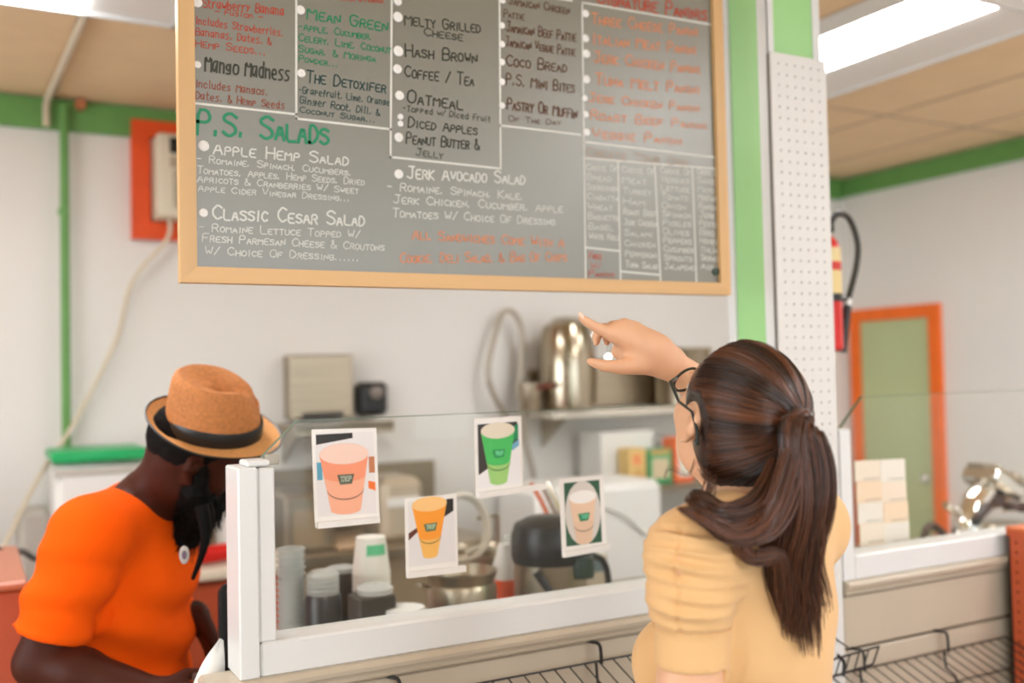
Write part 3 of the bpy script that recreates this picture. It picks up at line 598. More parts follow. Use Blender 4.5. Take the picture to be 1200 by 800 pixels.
# ------------------------------------------------------------------ the woman in yellow
def PW(u, v, D): return P(u, v, D+.11)
def woman():
    c = PW(862, 491, 1.29); f = unit(RT*-.32+UP*.53+FW*.79); u = unit(UP-(UP@f)*f); l = np.cross(u, f)
    SL = PW(815, 655, 1.17); SR = PW(940, 618, 1.40); Mid = (SL+SR)/2; sd = unit((SR-SL)*[1, 1, 0]); g = np.cross(UZ, sd)
    NB = Mid+UZ*.045-g*.01; base = np.array([Mid[0], Mid[1], 0])
    root = thing('person', 'woman in yellow puff sleeve top with brown ponytail and glasses, pointing at the menu', 'person', base)
    pts = np.array([SL, SR, c, PW(676, 370, 1.42), PW(886, 506, 1.66), Mid-UZ*.48]); lo = pts.min(0)-[.19, .19, .12]; hi = pts.max(0)+[.16, .14, .16]; lo[2] = Mid[2]-.56
    def torso(F, e):
        T = Mid
        F.ell(T-UZ*.10+g*.005, (.140+e, .098+e, .165+e), [sd, g, UZ], .03); F.ell(T-UZ*.02-g*.01, (.138+e, .062+e, .062+e), [sd, g, UZ], .03)
        F.ell(T-UZ*.30, (.122+e, .090+e, .13+e), [sd, g, UZ], .05); F.ell(T-UZ*.45, (.155+e, .11+e, .13+e), [sd, g, UZ], .05)
        F.cap(SL, SR, .052+e, .052+e, .03); 
        for x in (-1, 1): F.ell(T-UZ*.17+g*.080+sd*x*.068, (.062+e, .058+e, .064+e), [sd, g, UZ], .03)
        F.cap(NB+UZ*.01, SL-sd*0+UZ*.005, .036+e, .045+e, .04); F.cap(NB+UZ*.01, SR+UZ*.005, .036+e, .045+e, .04)
    F = Field(lo, hi, .0046)
    head_prims(F, c, l, f, u, .96)
    F.cap(c-u*.055-f*.025, NB-g*.005-UZ*.02, .050, .056, .03); torso(F, 0)
    EL = SL-UZ*.27-sd*.02+g*.01; WL = EL-UZ*.16+g*.17+sd*.02
    F.chain([SL, SL*.4+EL*.6, EL, EL*.5+WL*.5, WL], [.046, .039, .034, .033, .024], .02); fingers(F, WL, unit(g*.8-UZ*.4+sd*.2), -sd*-1*.9-UZ*.2, UZ*.8+g*.2, .3, .92)
    ER = PW(886, 506, 1.66); WR = PW(783, 424, 1.50)
    F.chain([SR, ER], [.046, .040], .03); F.chain([ER, ER*.6+WR*.4, WR], [.041, .040, .0235], .02)
    PK = [(716, 391, 0), (722, 384, .012), (732, 381, .028), (744, 384, .042)]
    for i, (a, b2, d) in enumerate(PK):
        m = PW(a, b2, 1.455+d); F.cap(WR+RT*0, m, .020, (.0125, .0125, .012, .0105)[i], .016)
    F.ell(PW(750, 408, 1.485), (.036, .024, .020), [unit(PW(716, 391, 1.45)-WR), UP, FW], .02)
    def fg(L, r): F.chain([PW(a, b2, 1.455+d) for a, b2, d in L], r, .003)
    fg([(716, 391, 0), (700, 384.5, -.008), (688, 377, -.015), (680.5, 371.5, -.02)], [.0105, .0088, .0076, .0062])
    fg([(722, 384, .012), (707, 384, .035), (699, 393, .045), (699, 402, .035)], [.0105, .0088, .0078, .0064])
    fg([(732, 381, .028), (717, 381, .055), (709, 391, .062), (712, 402, .05)], [.0102, .0085, .0076, .0062])
    fg([(744, 384, .042), (731, 386, .068), (724, 394, .07), (727, 403, .06)], [.009, .0075, .0068, .0056])
    F.cap(PW(770, 426, 1.50), PW(727, 430, 1.45), .019, .0125, .014); fg([(727, 430, -.005), (708, 428.5, -.015), (691.5, 423.5, -.02)], [.0115, .0098, .0072])
    v, q = F.nets(2); body = npmesh('body', v, q, m_skin, root); eyes(root, c, l, f, u, .96)
    # finger nails
    for (a, b2, D, dd) in ((681, 371.5, 1.432, UP*.4-FW),): MB().ell(PW(a, b2, D)+unit(UP*.5-FW)*.0052, (.0055, .0042, .0016), [unit(RT*-.8+UP*.5), UP, unit(UP*.5-FW)], 10, 8).build('nail', mat('nail', (246, 200, 176), .2), root, True)
    # top
    F = Field(lo, hi-[0, 0, .12], .0038); torso(F, .009)
    CU = SL-UZ*.086-sd*.006+g*.004; CL = CU-UZ*.048-sd*.004
    SP = [(SL+UZ*.002-sd*.008, SL-UZ*.045-sd*.014, .055, .056), (SL-UZ*.045-sd*.014, CU, .056, .046)]
    for (pa_, pb_, ra_, rb_) in SP: F.cap(pa_, pb_, ra_, rb_, .007)
    S2 = SR+(ER-SR)*.45; F.cap(SR+UZ*.005, S2, .056, .050, .03)
    F.ell(NB+UZ*.055-g*.0, (.080, .078, .052), [sd, g, UZ], .012, 'sub')
    X = np.meshgrid(*[F.lo[i]+F.h*np.arange(F.n[i]) for i in range(3)], indexing='ij')
    # trim the left sleeve below the cuff line only near the arm, and the right sleeve end
    near = ((X[0]-CU[0])**2+(X[1]-CU[1])**2 < .062**2) & (X[2] < CU[2]+.02)
    side = ((X[0]-Mid[0])*sd[0]+(X[1]-Mid[1])*sd[1]) < -.152
    F.g = np.where(near & side, np.maximum(F.g, (CU[2]-X[2]).astype(np.float32)), F.g)
    ed = unit(ER-SR); F.g = np.where(((X[0]-S2[0])*ed[0]+(X[1]-S2[1])*ed[1]+(X[2]-S2[2])*ed[2] > 0) & (X[2] > Mid[2]-.03), np.maximum(F.g, .01), F.g)
    F.cap(CU+UZ*.001, CL, .0475, .0470, .004)
    F.g = np.where(((X[0]-CU[0])**2+(X[1]-CU[1])**2 < .058**2) & side & (X[2] < CL[2]+.01), np.maximum(F.g, (CL[2]-X[2]).astype(np.float32)), F.g)
    v, q = F.nets(2); N = normals(v, q)
    # gathers on the puff sleeve running away from its vertical seam, soft folds over the back
    rel = v-SL; a = rel@sd; z = rel[:, 2]; dy = rel@g
    toc = unit((CAM-SL)*[1, 1, 0]); seam = unit(toc*.45-sd*.85); w_ = np.cross(UZ, seam)
    hx = (rel-UZ*z[:, None])@w_; front = ((rel)@seam) > -.01
    m = ((a < .028) & (z < .050) & (z > -.086) & (np.abs(dy) < .07)).astype(float)*np.clip((.045-np.abs(z+.03)*.35)/.03, 0, 1)
    ph = z*2*math.pi/.0185+hx*26+1.3*vnoise(v, 38, 5); sq_ = np.exp(-np.abs(hx)/.046)*(1+.5*vnoise(v, 30, 11))
    v += N*(m*front*sq_*(.0125*(.55-np.abs(np.sin(ph/2)))+.0030*np.sin(ph*.63+1+hx*40))-m*front*.004*np.exp(-(hx/.004)**2))[:, None]
    mb_ = ((a > .03)).astype(float); v += N*(mb_*.0022*np.sin(z*42+a*18+1.5*vnoise(v, 14, 9)))[:, None]*np.clip((-z-.05)/.1, 0, 1)[:, None]
    npmesh('top', v, q, m_yel, root)
    b = MB(); b.tube([CU+UZ*.001+.0490*(np.cos(t)*sd+np.sin(t)*g) for t in np.linspace(0, 2*math.pi, 33)[:-1]], .0015, 6, True); b.build('cuff_seam', m_yel, root, True)
    shoes_legs(root, Mid-UZ*.47, sd, g, m_denim, m_shoe, 1.0)
    # glasses
    G = lambda x, y, z: c+.96*(x*l+y*f+z*u); m_gl = mat('tortoise_frame', (38, 44, 40), .25)
    gl = MB()
    for x in (-1, 1):
        gl.tube([G(x*(.032+.024*math.cos(t)*(1.05)), .107-.016*abs(.032+.024*math.cos(t))/.06, .004+.020*math.sin(t)) for t in np.linspace(0, 2*math.pi, 25)[:-1]], .0022, 6, True)
    gl.tube([G(-.007, .106, .010), G(0, .109, .013), G(.007, .106, .010)], .002, 6); o = gl.build('glasses_frame', m_gl, root, True)
    o2 = MB()
    for x in (-1, 1): o2 = MB().tube([G(x*.056, .092, .012), G(x*.074, .078, .014), G(x*.085, .03, .013), G(x*.086, -.008, .022), G(x*.083, -.030, .004), G(x*.081, -.038, -.014)], [.0028, .0032, .0022, .002, .0026, .0026], 8); o2.build('temple', m_gl, o, True)
    for x in (-1, 1): MB().lathe(G(x*.032, .098, .004), [(.0005, 0), (.022, 0), (.022, .0012), (.0005, .0012)], 24, [l*1.05, u*.8, f], False).build('lens', m_glass, o, True)
    # earrings
    MB().ell(G(.080, -.002, -.034), (.0028,)*3, None, 10, 8).build('earring', m_chrome, root, True)
    # ---------------- hair
    rr = np.array([.0795, .1005, .0915]); hc = np.array([0, -.014, .026]); ax = np.array([l, f, u])
    F = Field(c-.16, c+.16, .004)
    for (pp, r_, k) in (((0, -.014, .026), (.0775, .0985, .0895), .01), ((0, -.040, -.030), (.062, .056, .060), .03)): F.ell(c+ax.T@np.array(pp), r_, ax, k)
    F.ell(c+ax.T@np.array([0, .115, -.045]), (.13, .085, .108), ax, .006, 'sub')
    for x in (-1, 1): F.ell(c+ax.T@np.array([x*.082, .004, -.008]), (.024, .032, .040), ax, .005, 'sub')
    v, q = F.nets(2); npmesh('hair_cap', v, q, m_hair, root, np.full(len(v), .03))
    Ee = np.array([-.020, -.093, .064]); e = unit((Ee-hc)/rr)
    ring = np.array([(0, .60, .80), (.30, .58, .76), (.58, .55, .60), (.78, .50, .36), (.91, .36, .14), (.95, .12, .26), (.97, -.18, .10), (.93, -.32, -.20), (.80, -.38, -.50), (.55, -.50, -.78), (.25, -.55, -.92), (0, -.55, -.95)])
    ring = np.concatenate([ring, ring[::-1][1:-1]*[-1, 1, 1]]); ring = np.array(spline(list(ring)+[ring[0]], 10))
    N_ = 5200; K = 18; s0 = rng.uniform(0, len(ring)-1.01, N_); i = s0.astype(int); st = ring[i]*(1-(s0-i))[:, None]+ring[i+1]*(s0-i)[:, None]
    st /= np.linalg.norm(st, axis=1)[:, None]; st += rng.normal(size=st.shape)*.012
    t0 = np.where(rng.random(N_) < .55, rng.uniform(0, .06, N_), rng.uniform(0, .75, N_)); om = np.arccos(np.clip(st@e, -1, 1)); T = t0[:, None]+(1-t0)[:, None]*np.linspace(0, 1, K)[None]
    A = np.sin((1-T)*om[:, None])/np.sin(om)[:, None]; Bq = np.sin(T*om[:, None])/np.sin(om)[:, None]; d = A[..., None]*st[:, None]+Bq[..., None]*e
    clump = vnoise(st, 16, 2); lift = 1.0+.018*clump[:, None]*np.sin(np.pi*np.minimum(T, 1))+rng.uniform(-.004, .014, (N_, 1))*np.ones((1, K)); lift *= np.where(T < .04, .985, 1)
    low = np.clip(-(d[..., 2]), 0, 1)
    pl_ = hc+d*rr*lift[..., None]; sh_ = low*(1-T)**2; pl_[..., 2] -= .040*sh_; pl_[..., 1] -= .010*sh_
    pth = c+pl_@ax
    tn = np.clip(.30+.22*vnoise(st, 20, 4)+rng.normal(size=N_)*.14, 0, 1); strands('hair', pth, .00062, m_hair, root, tn, .8)
    Ew = c+Ee@ax; back = unit((Ew-c))
    b = MB(); tq = unit(RT*.25-UP*.75+back*.6); a1 = unit(np.cross(tq, FW)); a2 = np.cross(tq, a1)
    for k_ in range(3): b.tube([Ew+tq*(.004*k_-.002)+(.0165)*(a1*math.cos(t)+a2*math.sin(t)) for t in np.linspace(0, 2*math.pi, 25)[:-1]], .0034, 6, True)
    b.build('hair_elastic', m_black, root, True)
    def bundle(name, ctr, rad, n, r, seed, flat=1.0, wav=.004, tmean=.33, K=26, spread=None):
        rg = np.random.default_rng(seed); C_ = np.array(spline(ctr, 8)); R_ = np.interp(np.linspace(0, 1, len(C_)), np.linspace(0, 1, len(rad)), rad)
        ii = np.linspace(0, len(C_)-1, K); i0 = np.clip(ii.astype(int), 0, len(C_)-2); fr = ii-i0; cc = C_[i0]*(1-fr)[:, None]+C_[i0+1]*fr[:, None]; RR = np.interp(ii, np.arange(len(C_)), R_)
        t = np.gradient(cc, axis=0); t /= np.linalg.norm(t, axis=1)[:, None]; x = np.cross(t, -FW); x /= np.linalg.norm(x, axis=1)[:, None]; y = np.cross(t, x)
        ang = rg.uniform(0, 2*math.pi, n); rd = np.sqrt(rg.random(n)); cl = rg.integers(0, 14, n); ca = rg.uniform(0, 2*math.pi, 14); cr = np.sqrt(rg.random(14))*.75
        px_ = rd*np.cos(ang)*.45+(cr*np.cos(ca))[cl]*.75; py_ = rd*np.sin(ang)*.45+(cr*np.sin(ca))[cl]*.75
        s = np.linspace(0, 1, K); ph = rg.uniform(0, 6.28, 14)[cl]; fq = rg.uniform(1.0, 2.2, 14)[cl]
        wv = wav*np.sin(fq[:, None]*6.28*s[None]+ph[:, None])*s[None]; wv2 = wav*np.cos(fq[:, None]*5*s[None]+ph[:, None])*s[None]
        ln = rg.uniform(.86, 1.0, 14)[cl]*rg.uniform(.9, 1, n)
        p = cc[None]+x[None]*(px_[:, None]*RR[None]+wv+rg.normal(size=(n, 1))*.001)[..., None]+y[None]*(py_[:, None]*RR[None]*flat+wv2)[..., None]
        # shorten each strand a little so that the tip is ragged
        idx = s[None]*ln[:, None]*(K-1); j = np.clip(idx.astype(int), 0, K-2); fr = (idx-j)[..., None]; p = np.take_along_axis(p, j[..., None], 1)*(1-fr)+np.take_along_axis(p, j[..., None]+1, 1)*fr
        tn = np.clip(tmean+rg.normal(size=14)[cl]*.10+rg.normal(size=n)*.13, 0, 1); strands(name, p, r, m_hair, root, tn, .3)
    D = 1.165
    bundle('ponytail', [Ew-back*.004, Ew+back*.012+UP*-.004, PW(938, 500, D-.025), PW(942, 545, D-.03), PW(938, 600, D-.03), PW(932, 650, D-.02), PW(938, 705, D-.01), PW(935, 772, D+.0)], [.012, .016, .028, .036, .044, .047, .046, .032], 2700, .00075, 1, .6, .009, .36)
    bundle('ponytail', [Ew-back*.004, Ew+back*.010-RT*.006, PW(936, 505, D-.02), PW(925, 560, D-.035), PW(897, 612, D-.05), PW(858, 625, D-.07), PW(822, 603, D-.075), PW(796, 590, D-.05)], [.012, .013, .018, .020, .017, .012, .010, .004], 560, .00072, 2, .6, .005, .34)
    bundle('ponytail', [Ew-back*.004, PW(938, 500, D-.02), PW(930, 560, D-.04), PW(905, 615, D-.05), PW(868, 632, D-.06), PW(880, 655, D-.055), PW(913, 652, D-.04), PW(922, 690, D-.03), PW(918, 735, D-.02)], [.01, .014, .02, .018, .012, .010, .012, .012, .006], 420, .0007, 3, .6, .004, .42)
    bundle('ponytail', [PW(915, 545, D-.01), PW(890, 590, D-.04), PW(850, 603, D-.06), PW(822, 588, D-.05), PW(806, 578, D-.02)], [.018, .02, .016, .012, .006], 420, .0007, 6, .6, .003, .28)
    # loose wisps at the nape
    bundle('wisp', [c+(-.02*f-.055*u+.060*l), PW(806, 556, 1.2), PW(785, 548, 1.2), PW(780, 560, 1.2), PW(790, 572, 1.21)], [.004, .003, .004, .004, .003], 6, .00025, 4, 1, .001)
    bundle('wisp', [c+(-.03*f-.06*u+.050*l), PW(832, 560, 1.2), PW(826, 585, 1.2)], [.012, .014, .012], 60, .0004, 5, 1, .002)
woman()

# ------------------------------------------------------------------ the man in orange
def man():
    c = P(229, 530, 2.15); f = unit(RT*.80-UP*.36+FW*.42); u0 = UP*.92+RT*.3-FW*.26; u = unit(u0-(u0@f)*f); l = np.cross(u, f)
    SRt = P(106, 628, 2.02); SLt = P(185, 612, 2.38); Mid = (SRt+SLt)/2; sd = unit(SRt-SLt); sd = unit(sd*[1, 1, 0]); g = np.cross(UZ, sd)      # right shoulder is the near one
    HIP = P(128, 850, 2.28); dn = unit(HIP-Mid); NB = Mid-dn*.06+g*.035; base = np.array([HIP[0], HIP[1], 0])
    root = thing('person', 'bearded man in an orange t-shirt and brown straw hat bending over behind the counter', 'person', base)
    allp = np.array([SRt, SLt, HIP, c]); lo = np.array([-1.35, 1.35, .70]); hi = np.array([.66, 2.85, 1.80]); gg = unit(np.cross(-dn, sd)); ax = [sd, gg, dn]
    L_ = np.linalg.norm(HIP-Mid)
    def torso(F, e):
        F.ell(Mid+dn*.12+gg*.030, (.165+e, .112+e, .19+e), ax, .04); F.ell(Mid+dn*.01, (.165+e, .075+e, .07+e), ax, .04)
        F.ell(Mid+dn*.30+gg*.035, (.155+e, .115+e, .17+e), ax, .05); F.ell(Mid+dn*.43+gg*.01, (.165+e, .118+e, .12+e), ax, .05)
        F.cap(SRt, SLt, .060+e, .060+e, .04); F.cap(NB, SRt, .045+e, .055+e, .05); F.cap(NB, SLt, .045+e, .055+e, .05)
    ER = P(44, 776, 1.97); WR = P(185, 812, 1.93); EL = P(168, 738, 2.50); WL = P(232, 722, 2.30)
    F = Field(lo, hi, .0056); head_prims(F, c, l, f, u, 1.03, True, 1.15); F.cap(c-u*.05-f*.03, NB+dn*.02, .060, .066, .04); torso(F, 0)
    F.chain([SRt, SRt*.45+ER*.55, ER], [.062, .055, .043], .03); F.chain([ER, ER*.65+WR*.35, WR], [.044, .047, .028], .02); fingers(F, WR, unit(WR-ER)+UZ*.0, unit(FW*.8-UP*.5), unit(UP*.6+FW*.5), .35, 1.05)
    F.chain([SLt, SLt*.45+EL*.55, EL], [.060, .052, .042], .03); F.chain([EL, EL*.6+WL*.4, WL], [.043, .044, .028], .02); fingers(F, WL, unit(RT*.45-UP*.75-FW*.2), unit(-RT*.7-UP*.3+FW*.3), unit(RT*.6+FW*.0-UP*.0-FW*.6), .4, 1.05)
    v, q = F.nets(2); npmesh('body', v, q, m_skin2, root); eyes(root, c, l, f, u, 1.03)
    F = Field(lo, hi-[0, 0, .1], .0056); torso(F, .012)
    s1 = SRt+(ER-SRt)*.78; s2 = SLt+(EL-SLt)*.55; F.chain([SRt, SRt*.5+s1*.5, s1+(s1-SRt)*.25], [.070, .071, .074], .03); F.chain([SLt, s2], [.072, .070], .03)
    X = np.meshgrid(*[F.lo[i]+F.h*np.arange(F.n[i]) for i in range(3)], indexing='ij')
    n_ = unit(ER-SRt); pr = (X[0]-s1[0])*n_[0]+(X[1]-s1[1])*n_[1]+(X[2]-s1[2])*n_[2]; dist = np.sqrt((X[0]-s1[0])**2+(X[1]-s1[1])**2+(X[2]-s1[2])**2)
    cam_side = (X[0]-Mid[0])*sd[0]+(X[1]-Mid[1])*sd[1]+(X[2]-Mid[2])*sd[2]
    F.g = np.where((dist < .17) & (cam_side > .155), np.maximum(F.g, pr.astype(np.float32)), F.g)
    F.ell(NB-dn*.07+gg*.012, (.085, .088, .062), ax, .012, 'sub')
    F.cut(HIP+dn*.035, dn)
    v, q = F.nets(2); N = normals(v, q); rel = v-Mid; z = rel@dn; a = rel@sd; y = rel@gg
    fold = .010*np.sin(z*58+a*16-y*22+1.6*vnoise(v, 11, 3))*np.clip((z-.04)/.12, 0, 1)*(a < .17)
    sl_ = ((v-SRt)@n_); fold += .0065*np.sin(sl_*75+y*30+1.4*vnoise(v, 16, 8))*(a > .15)*np.clip(sl_/.05, 0, 1)
    v += N*fold[:, None]; npmesh('t_shirt', v, q, m_ora, root)
    b = MB(); b.tube([NB-dn*.012+gg*.006+(.079*math.cos(t)*sd+.080*math.sin(t)*gg)-dn*.012*math.cos(t*2) for t in np.linspace(0, 2*math.pi, 33)[:-1]], .006, 8, True); b.build('collar', m_ora, root, True)
    shoes_legs(root, HIP-UZ*.02, sd, g, m_khaki, m_shoe, 1.1)
    # beard and hair
    Q = lambda x, y_, z_: c+1.03*(x*l+y_*f+z_*u)
    F = Field(c-.24, c+.20, .005)
    F.ell(Q(0, .058, -.085), (.052, .050, .050), [l, f, u], .02); F.ell(Q(0, .060, -.145), (.046, .044, .075), [l, f, u], .03); F.ell(Q(0, .045, -.19), (.030, .03, .05), [l, f, u], .03)
    for x in (-1, 1): F.cap(Q(x*.068, .012, .0), Q(x*.062, .018, -.055), .014, .024, .01); F.cap(Q(x*.060, .022, -.055), Q(x*.035, .055, -.10), .030, .036, .02); F.cap(Q(x*.022, .094, -.047), Q(x*.034, .080, -.07), .006, .008, .01)
    F.ell(Q(0, .100, -.058), (.020, .014, .008), [l, f, u], .006, 'sub')
    v, q = F.nets(1); N = normals(v, q); v += N*(.0035*vnoise(v, 160, 1)+.0025*vnoise(v, 380, 2))[:, None]; npmesh('beard', v, q, m_hairb, root, np.full(len(v), .15))
    n = 1500; k = rng.integers(0, len(v), n); dr_ = unit(-u*.9+f*.1-UZ*.5); L2 = rng.uniform(.012, .035, n); K = 7; s = np.linspace(0, 1, K)
    pth = v[k][:, None]+(N[k]*.25+dr_+rng.normal(size=(n, 3))*.15)[:, None]*(L2[:, None]*s[None])[..., None]+rng.normal(size=(n, K, 3))*.0006; strands('beard_hair', pth, .0006, m_hairb, root, rng.uniform(0, .8, n))
    F = Field(c-.16, c+.16, .005); F.ell(Q(0, -.016, .026), (.079, .098, .086), [l, f, u]); F.ell(Q(0, .10, -.05), (.12, .085, .10), [l, f, u], .006, 'sub')
    for x in (-1, 1): F.ell(Q(x*.085, -.005, -.01), (.022, .022, .034), [l, f, u], .005, 'sub')
    v, q = F.nets(1); N = normals(v, q); v += N*(.0012*vnoise(v, 300, 1))[:, None]; npmesh('hair', v, q, m_hairb, root, np.full(len(v), .1))
    b1 = [P(236, 592, 2.03), P(241, 620, 2.03), P(238, 645, 2.03), P(226, 678, 2.05)]; b2 = [P(243, 590, 2.10), P(246, 608, 2.10), P(243, 622, 2.1)]
    MB().tube(spline(b1, 6), [.014]*4+list(np.linspace(.013, .004, 15)), 8).build('beard_lock', m_hairb, root, True); MB().tube(spline(b2, 6), .010, 8).build('beard_lock', m_hairb, root, True)
    # button badge
    p = P(216, 650, 1.985); nrm = unit(CAM-p); a1 = unit(np.cross(nrm, UZ)); a2 = np.cross(a1, nrm)
    bd = MB().lathe(p, [(.017, -.004), (.018, .0), (.015, .003), (.0005, .0045)], 20, [a1*.55, a2, nrm], False).build('button_badge', mat('badge_grey', (180, 172, 166), .4), root, True)
    MB().lathe(p+nrm*.004, [(.009, .0), (.007, .0025), (.0005, .003)], 16, [a1*.55, a2, nrm], False).build('badge_print', mat('badge_purple', (96, 70, 90), .3), root, True)
    # bead bracelet
    wd = unit(WL-EL); x1 = unit(np.cross(wd, UZ)); x2 = np.cross(wd, x1); pc = WL-wd*.012
    br = MB().tube([pc+.031*(x1*math.cos(t)+x2*math.sin(t)) for t in np.linspace(0, 2*math.pi, 25)[:-1]], .002, 5, True).build('bracelet', m_black, root, True)
    for k_ in range(20):
        t = 2*math.pi*k_/20; MB().ell(pc+.0325*(x1*math.cos(t)+x2*math.sin(t)), (.0055,)*3, None, 8, 6).build('bead', m_dark, br, True)
    # straw fedora
    hu0 = UP*.90+RT*.24-FW*.36; hu = unit(hu0); hf = unit(RT*.93-UP*.26+FW*.25); hf = unit(hf-(hf@hu)*hu); hl = np.cross(hu, hf); hc = P(250, 503, 2.13)
    m_straw = mat('tan_straw', (222, 158, 94), .7, var=.10, scale=120, bump=.8, bscale=260); m_straw2 = mat('brown_straw', (190, 120, 64), .7, var=.16, scale=120, bump=1, bscale=200)
    H = lambda x, y_, z_: hc+hl*x+hf*y_+hu*z_; n = 64; ring = []; prof = [(1.0, 0), (.995, .02), (.97, .045), (.93, .075), (.885, .098), (.83, .112), (.74, .119), (.60, .118), (.42, .112), (.22, .107), (.001, .105)]
    v = []
    for (s_, z_) in prof:
        for k_ in range(n):
            t = 2*math.pi*k_/n; x = .083*s_*math.cos(t); y_ = .100*s_*math.sin(t)
            pin = math.exp(-((t-math.pi/2)/.55)**2); zz = z_
            if z_ > .09: zz += .010*(-math.sin(t))*s_ - .022*math.exp(-(x/.028)**2)*(.55+.45*math.sin(t))*(1-.2*s_)
            sq = 1-.20*max(0, math.sin(t))**2*min(1, z_/.1)*abs(math.cos(t))*2
            v.append(H(x*sq, y_-.010*z_/.1, zz))
    fc = [(i*n+k_, i*n+(k_+1) % n, (i+1)*n+(k_+1) % n, (i+1)*n+k_) for i in range(len(prof)-1) for k_ in range(n)]
    cr = MB().add(v, fc).build('hat_crown', m_straw2, root, True)
    MB().lathe(hc, [(1.012, .002), (1.03, .004), (1.022, .020), (1.002, .034), (.985, .036)], n, [hl*.083, hf*.100, hu], False).build('hat_band', m_black, cr, True)
    def brim(r):
        out = []
        for k_ in range(n):
            t = 2*math.pi*k_/n; rx = .083+(.040)*r; ry = .100+(.044 if math.sin(t) > 0 else .040)*r; s_ = math.sin(t)
            z_ = -.006*r*max(s_, 0)+.026*(max(-s_, 0)**1.5)*r**1.8+.006*abs(math.cos(t))*r**2
            out.append((rx*math.cos(t), ry*s_, z_))
        return out
    v = []; 
    for off in (0, -.003):
        for r in (-.05, .25, .5, .75, 1.0): v += [H(x, y_, z_+off+.001) for (x, y_, z_) in brim(r)]
    fc = [(i*n+k_, i*n+(k_+1) % n, (i+1)*n+(k_+1) % n, (i+1)*n+k_) for i in (0, 1, 2, 3, 5, 6, 7, 8) for k_ in range(n)]+[(4*n+k_, 4*n+(k_+1) % n, 9*n+(k_+1) % n, 9*n+k_) for k_ in range(n)]
    MB().add(v, fc).build('hat_brim', m_straw, root, True)
    MB().tube([H(x, y_, z_) for (x, y_, z_) in brim(1.01)], .0024, 6, True).build('brim_edging', m_black, root, True)
man()

